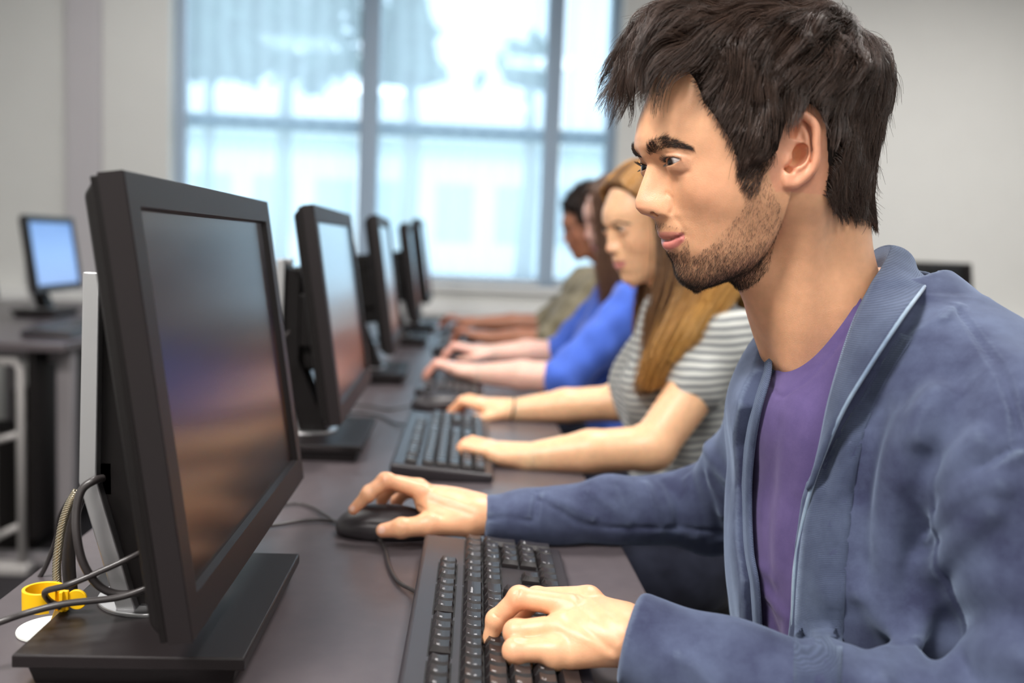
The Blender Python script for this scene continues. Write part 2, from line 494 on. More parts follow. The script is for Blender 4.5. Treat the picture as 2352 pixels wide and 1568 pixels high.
# added glowing panels, unseen overhead, one above each added lamp
M_PANEL = material('added_panel_glow', (0.9, 0.9, 0.9), 0.5); bsdf(M_PANEL).inputs['Emission Color'].default_value = (1, .95, .90, 1); bsdf(M_PANEL).inputs['Emission Strength'].default_value = 2.0
for k, (x, y, p) in enumerate(ADDED_LAMPS):
    t = thing('added_ceiling_panel', (x, y, 2.70), 'recessed white light panel in the ceiling, out of the picture above the room', 'light', 'ceiling light panels')
    MB().box((x-0.30, y-0.30, 2.70), (x+0.30, y+0.30, CH)).build('housing', M_TRUNK, t)
    MB().box((x-0.285, y-0.285, 2.69), (x+0.285, y+0.285, 2.70)).build('diffuser', M_PANEL, t)
# ------------------------------------------------------------------ desks, monitors, keyboards
M_DESK = material('desk_laminate', (0.085, 0.070, 0.078), 0.34, spec=0.5)
_, _nz = noise_on(M_DESK, 60, (0.070, 0.058, 0.064), (0.100, 0.084, 0.090), detail=6, bump=0.06, bump_dist=0.0004)
M_EDGE = material('desk_edge', (0.03, 0.026, 0.028), 0.5)
M_STEEL = material('grey_steel', (0.26, 0.24, 0.25), 0.5, metal=0.1)
M_BLACK = material('black_plastic', (0.012, 0.010, 0.010), 0.5, spec=0.2)
noise_on(M_BLACK, 900, (0.005, 0.004, 0.004), (0.009, 0.007, 0.007), bump=0.12, bump_dist=0.0003)
M_BEZEL = material('bezel_plastic', (0.022, 0.017, 0.019), 0.46, spec=0.28)
noise_on(M_BEZEL, 1200, (0.011, 0.0085, 0.009), (0.017, 0.013, 0.014), bump=0.10, bump_dist=0.0002)
M_ALU = material('brushed_aluminium', (0.50, 0.50, 0.51), 0.34, metal=0.85)
M_CABLE = material('cable_rubber', (0.035, 0.030, 0.030), 0.35)
DX0, DX1 = -0.425, 0.205
def desk_row(name, x0, x1, y0, y1, label, legs_at, front):
    d = thing(name, ((x0+x1)/2, (y0+y1)/2, 0), label, 'desk', 'rows of computer desks')
    MB().box((x0, y0, DESK-0.028), (x1, y1, DESK)).build('worktop', M_DESK, d, bevel=0.004)
    for yy in legs_at:
        for sx in (x0+0.05, x1-0.05):
            MB().box((sx-0.025, yy-0.025, 0.03), (sx+0.025, yy+0.025, DESK-0.03)).build('leg', M_STEEL, d, bevel=0.005)
        MB().box((x0+0.05, yy-0.018, DESK-0.075), (x1-0.05, yy+0.018, DESK-0.03)).build('top_rail', M_STEEL, d, bevel=0.004)
        MB().box((x0+0.02, yy-0.03, 0.0), (x1-0.02, yy+0.03, 0.035)).build('foot_rail', M_STEEL, d, bevel=0.004)
    return d
desk_row('computer_desk', DX0, DX1, -0.10, 4.45, 'long dark laminate desk along which the four students sit', (0.25, 1.35, 2.5, 4.2), 1)

def screen_mat(name, kind, strength):
    m = material(name, (0.006, 0.006, 0.007), 0.22, spec=0.5)
    b = bsdf(m)
    tc = nd(m, 'ShaderNodeTexCoord'); sp = nd(m, 'ShaderNodeSeparateXYZ'); lk(m, tc.outputs['Generated'], sp.inputs[0])
    ramp = nd(m, 'ShaderNodeValToRGB'); cr = ramp.color_ramp
    if kind == 'dusk':
        stops = [(0, (0.006, 0.004, 0.004)), (0.12, (0.030, 0.014, 0.009)), (0.24, (0.090, 0.034, 0.012)), (0.36, (0.085, 0.032, 0.020)), (0.50, (0.065, 0.030, 0.028)), (0.62, (0.030, 0.020, 0.030)), (0.76, (0.045, 0.040, 0.046)), (1, (0.105, 0.100, 0.105))]
    elif kind == 'sky':
        stops = [(0, (0.03, 0.012, 0.01)), (0.15, (0.14, 0.05, 0.035)), (0.33, (0.12, 0.07, 0.07)), (0.5, (0.20, 0.22, 0.25)), (0.7, (0.24, 0.36, 0.46)), (1, (0.30, 0.46, 0.58))]
    else:
        stops = [(0, (0.24, 0.38, 0.72)), (0.5, (0.20, 0.36, 0.74)), (1, (0.11, 0.24, 0.58))]
    while len(cr.elements) < len(stops): cr.elements.new(0.5)
    for e, (p_, c_) in zip(cr.elements, stops): e.position = p_; e.color = (*c_, 1)
    nz = nd(m, 'ShaderNodeTexNoise'); nz.inputs['Scale'].default_value = 2.2; nz.inputs['Detail'].default_value = 3
    mp = nd(m, 'ShaderNodeMapping'); mp.inputs['Scale'].default_value = (1, 1.2, 4.5); lk(m, tc.outputs['Generated'], mp.inputs[0]); lk(m, mp.outputs[0], nz.inputs['Vector'])
    ma = nd(m, 'ShaderNodeMath', operation='MULTIPLY_ADD'); ma.inputs[1].default_value = 0.22 if kind == 'dusk' else 0.08; lk(m, nz.outputs[0], ma.inputs[0])
    sb = nd(m, 'ShaderNodeMath', operation='SUBTRACT'); lk(m, sp.outputs[2], sb.inputs[0]); sb.inputs[1].default_value = 0.11 if kind == 'dusk' else 0.04
    lk(m, sb.outputs[0], ma.inputs[2]); lk(m, ma.outputs[0], ramp.inputs[0])
    lk(m, ramp.outputs[0], b.inputs['Emission Color']); b.inputs['Emission Strength'].default_value = strength*(0.34 if kind == 'dusk' else 1)
    return m
M_SCR = screen_mat('screen_dusk_picture', 'dusk', 1.0)
M_SCR2 = screen_mat('screen_sky_picture', 'sky', 1.0)
M_SCRB = screen_mat('screen_blue_desktop', 'blue', 1.1)
MW, MH, MT = 0.485, 0.335, 0.034      # width, height, thickness
def make_monitor(loc, rz, tilt, lift, label, scr, detail=True, mw=MW, mh=MH, group='black monitors along the desk'):
    """screen faces local +X, width along local Y, stand foot centred behind"""
    t = thing('computer_monitor', loc, label, 'monitor', group, rz)
    piv = Vector((0, 0, lift))
    M = Matrix.Translation(piv) @ Matrix.Rotation(-tilt, 4, 'Y')
    def B(lo, hi, mb=None): return (mb or MB()).box(lo, hi, M)
    hw = mw/2
    # bezel ring with a chamfered inner lip
    bz, lip = 0.024, 0.006
    mb = MB()
    def ring(y0, y1, z0, z1, x): return [(x, y0, z0), (x, y1, z0), (x, y1, z1), (x, y0, z1)]
    R = [ring(-hw, hw, 0, mh, -0.018), ring(-hw, hw, 0, mh, -0.001), ring(-hw+0.001, hw-0.001, 0.001, mh-0.001, 0),
         ring(-hw+bz, hw-bz, bz+0.004, mh-bz, 0), ring(-hw+bz+0.002, hw-bz-0.002, bz+0.006, mh-bz-0.002, -0.007)]
    vs = [tuple(M @ Vector(p)) for r_ in R for p in r_]
    fs = [(i*4+j, i*4+(j+1) % 4, (i+1)*4+(j+1) % 4, (i+1)*4+j) for i in range(len(R)-1) for j in range(4)]
    mb.add(vs, fs); mb.build('bezel', M_BEZEL, t, world=False)
    B((-0.0065, -hw+bz+0.001, bz+0.004), (-0.0062, hw-bz-0.001, mh-bz-0.001)).build('screen', scr, t, world=False)
    # back shell with a raised rear hump
    mb = MB(); B((-0.024, -hw+0.0015, 0.0015), (-0.018, hw-0.0015, mh-0.0015), mb)
    B((-0.0195, -hw+0.004, 0.004), (-0.0170, hw-0.004, mh-0.004), mb)
    sh = mb.build('back_shell', M_BLACK, t, world=False, bevel=0.002)
    hump = [(-0.024, -hw+0.004, 0.004), (-0.024, hw-0.004, 0.004), (-0.024, hw-0.004, mh-0.004), (-0.024, -hw+0.004, mh-0.004)]
    mb = MB(); ins = 0.012
    v = hump + [(-MT, -hw+ins, ins), (-MT, hw-ins, ins), (-MT, hw-ins, mh-ins), (-MT, -hw+ins, mh-ins)]
    mb.add([tuple(M @ Vector(p)) for p in v], [(4, 7, 6, 5), (0, 1, 5, 4), (1, 2, 6, 5), (2, 3, 7, 6), (3, 0, 4, 7)])
    mb.build('rear_cover', M_BLACK, t, world=False, bevel=0.004)
    B((-0.082, -0.085, 0.07), (-MT+0.001, 0.085, mh-0.09)).build('hinge_housing', M_BLACK, t, world=False, bevel=0.006)
    return t, M
def stand(t, dy=-0.07, h_top=0.3155):
    """black square foot plate and a boomerang upright edged in aluminium, behind the screen"""
    mb = MB(); x0, x1 = -0.148, 0.026; y0, y1 = dy-0.126, dy+0.126
    def lvl(o, z): return [(x0-o, y0-o, z), (x1+o, y0-o, z), (x1+o, y1+o, z), (x0-o, y1+o, z)]
    L = [lvl(-0.012, 0), lvl(-0.008, 0.016), lvl(0, 0.018), lvl(0, 0.027), lvl(-0.001, 0.028)]
    mb.add([p for l in L for p in l], [(3, 2, 1, 0), (16, 17, 18, 19)] + [(4*i+j, 4*i+(j+1) % 4, 4*i+4+(j+1) % 4, 4*i+4+j) for i in range(4) for j in range(4)])
    mb.build('stand_foot', M_BEZEL, t, world=False, bevel=0.0008)
    w = 0.082; ya = dy-w/2
    strip = [(-0.127, h_top), (-0.131, 0.140), (-0.100, 0.030), (-0.084, 0.030), (-0.1165, 0.143), (-0.1135, h_top)]
    back = MB()
    for s in (0, 1):
        MB().prism([(x, ya if s == 0 else ya+w-0.012, z) for x, z in strip], (0, 0.012, 0)).build('aluminium_edge', M_ALU, t, world=False, bevel=0.0012)
    body = [(-0.126, h_top-0.004), (-0.130, 0.140), (-0.098, 0.031), (-0.040, 0.031), (-0.090, 0.150), (-0.090, h_top-0.03)]
    MB().prism([(x, ya+0.010, z) for x, z in body], (0, w-0.020, 0)).build('stand_upright', M_BLACK, t, world=False, bevel=0.0015)
    MB().tube([(-0.078, dy, 0.0275), (-0.078, dy, 0.0310)], 0.050, 44).build('swivel_disc', M_ALU, t, world=False, bevel=0.0008)
    MB().box((-0.10, dy-0.028, 0.17), (-0.058, dy+0.028, 0.26)).build('tilt_arm', M_BLACK, t, world=False, bevel=0.004)
M1Y = 0.912
mon1, MM1 = make_monitor((-0.181, M1Y, DESK), 0.0, math.radians(8.4), 0.060, 'large black monitor in the foreground left, its screen a dark dusk picture', M_SCR)
stand(mon1)
mon2, _ = make_monitor((-0.172, 1.69, DESK), 0.0, math.radians(8.4), 0.070, 'black monitor in front of the woman in the striped top', M_SCR2)
stand(mon2)
for (x, y, lift, rz, lab) in [(-0.155, 2.535, 0.082, 0.015, 'black monitor third along the desk, in front of the woman in blue'),
                              (-0.135, 3.43, 0.085, 0.02, 'black monitor fourth along the desk, half hidden by the third'),
                              (-0.118, 3.99, 0.115, 0.0, 'farthest black monitor on the desk, raised a little above the fourth')]:
    c = copy_tree(mon2); c.location = (x, y, DESK); c.rotation_euler = (0, 0, rz); c['label'] = lab
    for ch in c.children:       # this one stands on a taller stand: only the head rises
        if not ch.name.startswith(('stand', 'alum', 'swivel')): ch.location.z += lift - 0.070
# second row of desks at the left, with two monitors showing a blue desktop
desk_row('computer_desk', -2.15, -1.20, 2.98, 4.80, 'dark desk of the next row at the far left', (3.12, 4.6), 1)
lm, _ = make_monitor((-1.60, 3.20, DESK), 0.0, math.radians(8), 0.10, 'black monitor with a blue screen, cut by the left edge of the photo', M_SCRB, mw=0.45, mh=0.30, group='blue-screened monitors in the next row')
stand(lm, 0.0, 0.28)
c = copy_tree(lm); c.location = (-1.60, 3.95, DESK); c['label'] = 'black monitor with a blue screen in the next row, beside the pilaster'
# third row at the right, behind the man
desk_row('computer_desk', 1.35, 2.30, 2.60, 4.40, 'dark desk in the row behind the man at the right', (2.8, 4.2), 1)
rm, _ = make_monitor((1.80, 3.45, DESK), 0.0, math.radians(8), 0.06, 'black monitor seen from behind over the collar of the man in front', M_SCRB, mw=0.45, mh=0.30, group='monitors in the row behind the man')
stand(rm, 0.0, 0.28)
def tinted(name, rough, spec=0.5, sss=0.0, bump=0.0, bscale=900.0, tint='tint', detail=5, mottle=0.0):
    m = material(name, rough=rough, spec=spec)
    at = nd(m, 'ShaderNodeVertexColor'); at.layer_name = tint
    b = bsdf(m)
    src = at.outputs[0]
    if mottle:
        tc = nd(m, 'ShaderNodeTexCoord'); nz = nd(m, 'ShaderNodeTexNoise'); nz.inputs['Scale'].default_value = 90; nz.inputs['Detail'].default_value = 6
        lk(m, tc.outputs['Object'], nz.inputs['Vector'])
        hs = nd(m, 'ShaderNodeHueSaturation'); mr = nd(m, 'ShaderNodeMapRange')
        mr.inputs[3].default_value = 1 - mottle; mr.inputs[4].default_value = 1 + mottle
        mr.inputs[1].default_value = 0.3; mr.inputs[2].default_value = 0.7
        lk(m, nz.outputs[0], mr.inputs[0]); lk(m, mr.outputs[0], hs.inputs['Value']); lk(m, src, hs.inputs['Color']); src = hs.outputs[0]
    lk(m, src, b.inputs['Base Color'])
    if sss:
        b.inputs['Subsurface Weight'].default_value = sss
        b.inputs['Subsurface Radius'].default_value = (1.0, 0.35, 0.18)
        b.inputs['Subsurface Scale'].default_value = 0.008
    if bump:
        tc = nd(m, 'ShaderNodeTexCoord'); vz = nd(m, 'ShaderNodeTexNoise')
        vz.inputs['Scale'].default_value = bscale; vz.inputs['Detail'].default_value = detail
        lk(m, tc.outputs['Object'], vz.inputs['Vector'])
        bp = nd(m, 'ShaderNodeBump'); bp.inputs['Strength'].default_value = bump; bp.inputs['Distance'].default_value = 0.0006
        lk(m, vz.outputs[0], bp.inputs['Height']); lk(m, bp.outputs[0], b.inputs['Normal'])
    return m
M_SKIN = tinted('skin', 0.37, 0.5, sss=0.25, bump=0.35, bscale=1100, mottle=0.07)
M_HAIR = tinted('dark_hair', 0.36, 0.55)
M_BROW = material('brow_hair', (0.030, 0.018, 0.013), 0.5)
M_CAP = material('hair_mass', (0.012, 0.008, 0.006), 0.75, spec=0.2)
M_EYE = tinted('eye', 0.10, 0.30)
def cloth(name, lo, hi, rough=0.95, sheen=0.35, scale=14, weave=2600, bump=0.35, rib=None, edge=None, ridge_light=None):
    m = material(name, lo, rough, spec=0.15)
    b = bsdf(m)
    b.inputs['Sheen Weight'].default_value = sheen; b.inputs['Sheen Roughness'].default_value = 0.45
    if edge: b.inputs['Sheen Tint'].default_value = (*edge, 1)
    tc = nd(m, 'ShaderNodeTexCoord')
    n1 = nd(m, 'ShaderNodeTexNoise'); n1.inputs['Scale'].default_value = scale; n1.inputs['Detail'].default_value = 8; n1.inputs['Roughness'].default_value = 0.65
    n2 = nd(m, 'ShaderNodeTexNoise'); n2.inputs['Scale'].default_value = weave; n2.inputs['Detail'].default_value = 2
    for n_ in (n1, n2): lk(m, tc.outputs['Object'], n_.inputs['Vector'])
    mr = nd(m, 'ShaderNodeMapRange'); mr.inputs[1].default_value = 0.35; mr.inputs[2].default_value = 0.65; lk(m, n1.outputs[0], mr.inputs[0])
    ad = nd(m, 'ShaderNodeMath', operation='MULTIPLY_ADD'); ad.inputs[1].default_value = 0.9; ad.use_clamp = True; lk(m, n2.outputs[0], ad.inputs[0])
    su = nd(m, 'ShaderNodeMath', operation='SUBTRACT'); su.inputs[1].default_value = 0.45; lk(m, mr.outputs[0], su.inputs[0]); lk(m, su.outputs[0], ad.inputs[2])
    mx = nd(m, 'ShaderNodeMix', data_type='RGBA'); mx.inputs[6].default_value = (*lo, 1); mx.inputs[7].default_value = (*hi, 1)
    lk(m, ad.outputs[0], mx.inputs[0]); lk(m, mx.outputs[2], b.inputs['Base Color'])
    bp = nd(m, 'ShaderNodeBump'); bp.inputs['Strength'].default_value = bump; bp.inputs['Distance'].default_value = 0.0006
    if rib:
        wv = nd(m, 'ShaderNodeTexWave', wave_type='BANDS', bands_direction='Z'); wv.inputs['Scale'].default_value = rib
        wv.inputs['Distortion'].default_value = 0.4
        mp = nd(m, 'ShaderNodeMapping'); mp.inputs['Rotation'].default_value = (0.0, 0.35, 0)
        lk(m, tc.outputs['Object'], mp.inputs[0]); lk(m, mp.outputs[0], wv.inputs['Vector'])
        a2 = nd(m, 'ShaderNodeMath', operation='ADD'); lk(m, wv.outputs['Fac'], a2.inputs[0]); lk(m, n2.outputs[0], a2.inputs[1])
        lk(m, a2.outputs[0], bp.inputs['Height'])
        m2 = nd(m, 'ShaderNodeMix', data_type='RGBA', blend_type='MULTIPLY'); m2.inputs[0].default_value = 0.35
        lk(m, mx.outputs[2], m2.inputs[6]); lk(m, wv.outputs['Color'], m2.inputs[7]); lk(m, m2.outputs[2], b.inputs['Base Color'])
    else:
        lk(m, n2.outputs[0], bp.inputs['Height'])
    lk(m, bp.outputs[0], b.inputs['Normal'])
    if ridge_light:  # paler tint on convex ridges paints fold highlights into the colour
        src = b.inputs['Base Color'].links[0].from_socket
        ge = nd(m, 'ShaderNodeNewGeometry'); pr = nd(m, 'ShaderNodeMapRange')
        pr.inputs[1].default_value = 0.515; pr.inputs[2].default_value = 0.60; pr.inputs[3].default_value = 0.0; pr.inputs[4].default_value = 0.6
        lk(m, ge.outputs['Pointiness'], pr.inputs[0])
        m3 = nd(m, 'ShaderNodeMix', data_type='RGBA'); m3.inputs[7].default_value = (*ridge_light, 1)
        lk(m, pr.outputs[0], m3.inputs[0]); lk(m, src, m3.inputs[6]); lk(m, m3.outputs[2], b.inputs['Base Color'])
    return m
M_CARD = cloth('cardigan_jersey', (0.034, 0.038, 0.080), (0.090, 0.110, 0.185), edge=(0.6, 0.75, 1.0), sheen=0.4, ridge_light=(0.26, 0.33, 0.42))
M_RIB = cloth('cardigan_rib', (0.050, 0.062, 0.112), (0.105, 0.132, 0.210), rib=240, edge=(0.6, 0.75, 1.0), sheen=0.4)
M_EDGE_ = cloth('edge_highlight', (0.16, 0.22, 0.32), (0.32, 0.42, 0.52), sheen=0.4)  # highlight along the hem, painted in as a paler cloth colour
M_SHIRT = cloth('purple_jersey', (0.078, 0.056, 0.155), (0.120, 0.088, 0.215), sheen=0.2, edge=(0.8, 0.7, 1.0))
M_JEANS = cloth('dark_denim', (0.012, 0.013, 0.022), (0.030, 0.034, 0.055), sheen=0.1)
# ------------------------------------------------------------------ keyboards and mice
M_KEY = material('keycap_plastic', (0.016, 0.013, 0.014), 0.34, spec=0.5)
M_LEG = material('key_legend_print', (0.72, 0.72, 0.74), 0.5)
M_KCASE = material('keyboard_case', (0.024, 0.020, 0.023), 0.40, spec=0.5)
noise_on(M_KCASE, 1500, (0.022, 0.018, 0.021), (0.030, 0.025, 0.029), bump=0.12, bump_dist=0.0002)
U = 0.01905
_font_cache = {}
def glyphs(txt, size):
    """text as flat triangles in x,y, centred"""
    key = (txt, size)
    if key not in _font_cache:
        cu = bpy.data.curves.new('t', 'FONT'); cu.body = txt; cu.size = size; cu.align_x = 'LEFT'; cu.align_y = 'TOP'; cu.resolution_u = 2
        ob = bpy.data.objects.new('t', cu); COL.objects.link(ob)
        me = bpy.data.meshes.new_from_object(ob.evaluated_get(bpy.context.evaluated_depsgraph_get()))
        _font_cache[key] = ([tuple(v.co) for v in me.vertices], [tuple(p.vertices) for p in me.polygons])
        bpy.data.objects.remove(ob); bpy.data.curves.remove(cu); bpy.data.meshes.remove(me)
    return _font_cache[key]
def key_mesh(w, d, legends):
    """keycap centred at origin: u = typist's right, v = away from the typist; scooped top"""
    mb = MB(); g = 0.0009
    x0, x1, y0, y1 = -w/2+g, w/2-g, -d/2+g, d/2-g
    ix, iy, h = 0.0024, 0.0018, 0.0078
    tx0, tx1, ty0, ty1 = x0+ix, x1-ix, y0+iy+0.0002, y1-iy-0.0010
    n = 6
    v = []; f = []
    for j in range(n+1):
        t = j/n; y = ty0*(1-t) + ty1*t; yb = y0*(1-t) + y1*t; z = h - 0.0009*math.sin(math.pi*t) + 0.0006*t
        v += [(x0, yb, 0), (x0+.0002, yb, .003), (tx0, y, z), (tx1, y, z), (x1-.0002, yb, .003), (x1, yb, 0)]
    for j in range(n):
        for q in range(5): f.append((6*j+q, 6*j+6+q, 6*j+7+q, 6*j+1+q))
    f += [(0, 1, 2, 3, 4, 5), tuple(6*n+q for q in (5, 4, 3, 2, 1, 0))]
    mb.add(v, f)
    me = bpy.data.meshes.new('keycap')
    nv = len(mb.v); nf = len(mb.f)
    for txt, sz, px, py in legends:
        tv, tf = glyphs(txt, sz)
        def zt(y): t = min(1, max(0, (y-ty0)/(ty1-ty0))); return h - 0.0009*math.sin(math.pi*t) + 0.0006*t + 0.00006
        mb.add([(tx0+px+q[0], ty1-py+q[1], zt(ty1-py+q[1])) for q in tv], tf)
    me.from_pydata(mb.v, [], mb.f)
    me.materials.append(M_KEY); me.materials.append(M_LEG)
    me.polygons.foreach_set('material_index', np.array([0]*nf + [1]*(len(me.polygons)-nf), np.int32))
    return me
def keyboard_layout():
    K = []
    def add(u, v, w, legs, d=1.0): K.append((u, v, w, d, legs))
    S, T_ = 0.0046, 0.0034
    one = lambda s: [(s, S, 0.0012, 0.0010)]
    sm = lambda s: [(s, T_, 0.0010, 0.0022)]
    two = lambda a, b: [(a, T_+0.0002, 0.0012, 0.0010), (b, T_+0.0002, 0.0012, 0.0062)]
    y = 5.35
    add(0, y, 1, sm('Esc'))
    for g, u0 in enumerate((2, 6.5, 11)):
        for i in range(4): add(u0+i, y, 1, sm('F%d' % (g*4+i+1)))
    for i, s in enumerate(('Print', 'Scroll', 'Pause')): add(15.35+i, y, 1, [(s, 0.0028, 0.0008, 0.0014)])
    y = 4
    for i, (a, b) in enumerate(zip('~!@#$%^&*()_+', '`1234567890-=')): add(i, y, 1, two(a, b))
    add(13, y, 2, sm('Backspace'))
    for i, s in enumerate(('Insert', 'Home', 'PgUp')): add(15.35+i, y, 1, [(s, 0.0028, 0.0008, 0.0014)])
    for i, s in enumerate(('Num', '/', '*', '-')): add(18.7+i, y, 1, sm(s) if i == 0 else one(s))
    y = 3
    add(0, y, 1.5, sm('Tab'))
    for i, s in enumerate('QWERTYUIOP'): add(1.5+i, y, 1, one(s))
    add(11.5, y, 1, two('{', '[')); add(12.5, y, 1, two('}', ']')); add(13.5, y, 1.5, two('|', '\\'))
    for i, s in enumerate(('Delete', 'End', 'PgDn')): add(15.35+i, y, 1, [(s, 0.0028, 0.0008, 0.0014)])
    for i, (a, b) in enumerate((('7', 'Home'), ('8', ''), ('9', 'PgUp'))): add(18.7+i, y, 1, [(a, S, 0.0012, 0.0010), (b, 0.0026, 0.0012, 0.0066)])
    add(21.7, 2.5, 1, one('+'), 2.0)
    y = 2
    add(0, y, 1.75, sm('Caps Lock'))
    for i, s in enumerate('ASDFGHJKL'): add(1.75+i, y, 1, one(s))
    add(10.75, y, 1, two(':', ';')); add(11.75, y, 1, two('"', "'")); add(12.75, y, 2.25, sm('Enter'))
    for i, s in enumerate('456'): add(18.7+i, y, 1, one(s))
    y = 1
    add(0, y, 2.25, sm('Shift'))
    for i, s in enumerate('ZXCVBNM'): add(2.25+i, y, 1, one(s))
    add(9.25, y, 1, two('<', ',')); add(10.25, y, 1, two('>', '.')); add(11.25, y, 1, two('?', '/')); add(12.25, y, 2.75, sm('Shift'))
    add(16.35, y, 1, [])
    for i, (a, b) in enumerate((('1', 'End'), ('2', ''), ('3', 'PgDn'))): add(18.7+i, y, 1, [(a, S, 0.0012, 0.0010), (b, 0.0026, 0.0012, 0.0066)])
    add(21.7, 0.5, 1, sm('Enter'), 2.0)
    y = 0
    add(0, y, 1.5, sm('Ctrl')); add(1.5, y, 1, []); add(2.5, y, 1.25, sm('Alt')); add(3.75, y, 6.25, []); add(10, y, 1.25, sm('Alt')); add(11.25, y, 1.25, []); add(12.5, y, 1, []); add(13.5, y, 1.5, sm('Ctrl'))
    for i in range(3): add(15.35+i, y, 1, [])
    add(18.7, y, 2, [('0', S, 0.0012, 0.0010), ('Ins', 0.0026, 0.0012, 0.0066)]); add(20.7, y, 1, [('.', S, 0.0012, 0.0010), ('Del', 0.0026, 0.0012, 0.0066)])
    return K
KBW, KBD = 22.7*U + 0.020, 6.45*U + 0.030
def make_keyboard(label):
    """typist at local -Y; centre at origin, standing on z=0"""
    t = thing('computer_keyboard', (0, 0, 0), label, 'keyboard', 'black computer keyboards on the desk')
    hw, hd = KBW/2, KBD/2
    def sect(o, z0, tilt=0.010): return [(-hw-o, -hd-o, z0*0.8), (hw+o, -hd-o, z0*0.8), (hw+o, hd+o, z0 + tilt*(z0 > 0.004)), (-hw-o, hd+o, z0 + tilt*(z0 > 0.004))]
    mb = MB(); L = [sect(-0.004, 0.0), sect(0, 0.0045), sect(0, 0.0135), sect(-0.003, 0.0165)]
    mb.add([p for l in L for p in l], [(3, 2, 1, 0)] + [(4*i+j, 4*i+(j+1) % 4, 4*i+4+(j+1) % 4, 4*i+4+j) for i in range(3) for j in range(4)] + [(12, 13, 14, 15)])
    mb.build('case', M_KCASE, t, world=False, bevel=0.0025, seg=3)
    # wells round the key blocks
    x_off = -hw + 0.010; y_off = -hd + 0.012
    def top(y): f = (y + hd)/KBD; return 0.0165*0.8 + f*(0.0165*0.2 + 0.010)
    ang = math.atan2(0.0165*0.2 + 0.010, KBD)
    for (u0, u1, v0, v1) in [(0, 1, 5.35, 6.35), (2, 6, 5.35, 6.35), (6.5, 10.5, 5.35, 6.35), (11, 15, 5.35, 6.35), (15.35, 18.35, 5.35, 6.35), (0, 15, 0, 5), (15.35, 18.35, 3, 5), (16.35, 17.35, 1, 2), (15.35, 18.35, 0, 1), (18.7, 22.7, 0, 5)]:
        x0, x1, y0, y1 = x_off+u0*U-0.0006, x_off+u1*U+0.0006, y_off+v0*U-0.0006, y_off+v1*U+0.0006
        MB().add([(x0, y0, top(y0)+.0003), (x1, y0, top(y0)+.0003), (x1, y1, top(y1)+.0003), (x0, y1, top(y1)+.0003), (x0, y0, top(y0)-.003), (x1, y0, top(y0)-.003), (x1, y1, top(y1)-.003), (x0, y1, top(y1)-.003)],
                 [(0, 1, 2, 3), (4, 7, 6, 5), (0, 4, 5, 1), (1, 5, 6, 2), (2, 6, 7, 3), (3, 7, 4, 0)]).build('key_well', M_WELL, t, world=False)
    lay = keyboard_layout()
    lay.sort(key=lambda k: -k[0])            # the far end of the board is the part in the picture
    rest = []
    for n, (u, v, w, d, legs) in enumerate(lay):
        cx, cy = x_off + (u + w/2)*U, y_off + (v + 0.5)*U
        me = key_mesh(w*U, d*U, legs)
        if n < 100:
            o = bpy.data.objects.new('keycap', me); COL.objects.link(o); o.parent = t
            o.location = (cx, cy, top(cy)+0.0008); o.rotation_euler = (ang, 0, 0)
        else:
            rest.append((me, Matrix.Translation((cx, cy, top(cy)+0.0008)) @ Matrix.Rotation(ang, 4, 'X')))
    mb = MB()
    for me, M in rest:
        mb.add([tuple(M @ v.co) for v in me.vertices], [tuple(p.vertices) for p in me.polygons])
    o = mb.build('keycap', M_KEY, t, world=False); o['kind'] = 'stuff'
    return t
M_WELL = material('key_well', (0.006, 0.005, 0.006), 0.7)
kb1 = make_keyboard('black keyboard in the foreground under the left hand of the man')
KBM = Matrix.Rotation(math.radians(90), 4, 'Z')
def place_kb(k, corner, ang):
    """corner: world xy of the board's far-left corner (by the monitor, away from the camera)"""
    rz = math.pi/2 + ang
    R = Matrix.Rotation(rz, 3, 'Z'); c = R @ Vector((KBW/2, KBD/2, 0))
    k.location = (corner[0] - c.x, corner[1] - c.y, DESK); k.rotation_euler = (0, 0, rz)
place_kb(kb1, (-0.0300, 1.052), math.radians(-1.0))
kb2 = copy_tree(kb1); kb2['label'] = 'black keyboard under the left hand of the woman in the striped top'; place_kb(kb2, (-0.090, 1.845), math.radians(-0.5))
kb3 = copy_tree(kb1); kb3['label'] = 'black keyboard in front of the woman in blue'; place_kb(kb3, (-0.085, 2.585), math.radians(-1))
kb4 = copy_tree(kb1); kb4['label'] = 'farthest black keyboard, in front of the woman in the olive top'; place_kb(kb4, (-0.075, 3.45), math.radians(-1))
def make_mouse(label):
    """nose towards local -X"""
    t = thing('computer_mouse', (0, 0, 0), label, 'mouse', 'black computer mice on the desk')
    v = Vol((-0.075, -0.042, -0.004), (0.072, 0.042, 0.048), 0.0012)
    v.ell((0.004, 0, 0.008), (0.060, 0.031, 0.028), 0)
    v.ell((-0.018, 0, 0.008), (0.042, 0.029, 0.021), 0.012)
    v.op(lambda X, Y, Z: (F32(0.0015) - Z) + 0*X + 0*Y, (-0.08, -0.05, -0.01), (0.08, 0.05, 0.01), 0.002, 'and', m=0.002)
    v.stroke([(-0.062, 0.0, 0.018), (-0.035, 0, 0.031), (-0.012, 0, 0.036)], 0.0012, -0.0012)
    v.stroke([(-0.058, -0.024, 0.014), (-0.020, -0.0285, 0.020), (0.02, -0.0285, 0.020), (0.055, -0.012, 0.018)], 0.0016, -0.0014)
    v.stroke([(-0.058, 0.024, 0.014), (-0.020, 0.0285, 0.020), (0.02, 0.0285, 0.020), (0.055, 0.012, 0.018)], 0.0016, -0.0014)
    V, F = v.mesh(); link_mesh('mouse_body', np_mesh('mouse_body', V, F), M_KCASE, t, world=False)
    MB().tube([(-0.032, -0.0035, 0.0265), (-0.032, 0.0035, 0.0265)], 0.0085, 20).build('scroll_wheel', M_CABLE, t, world=False)
    return t
ms1 = make_mouse('black mouse in the foreground under the right hand of the man')
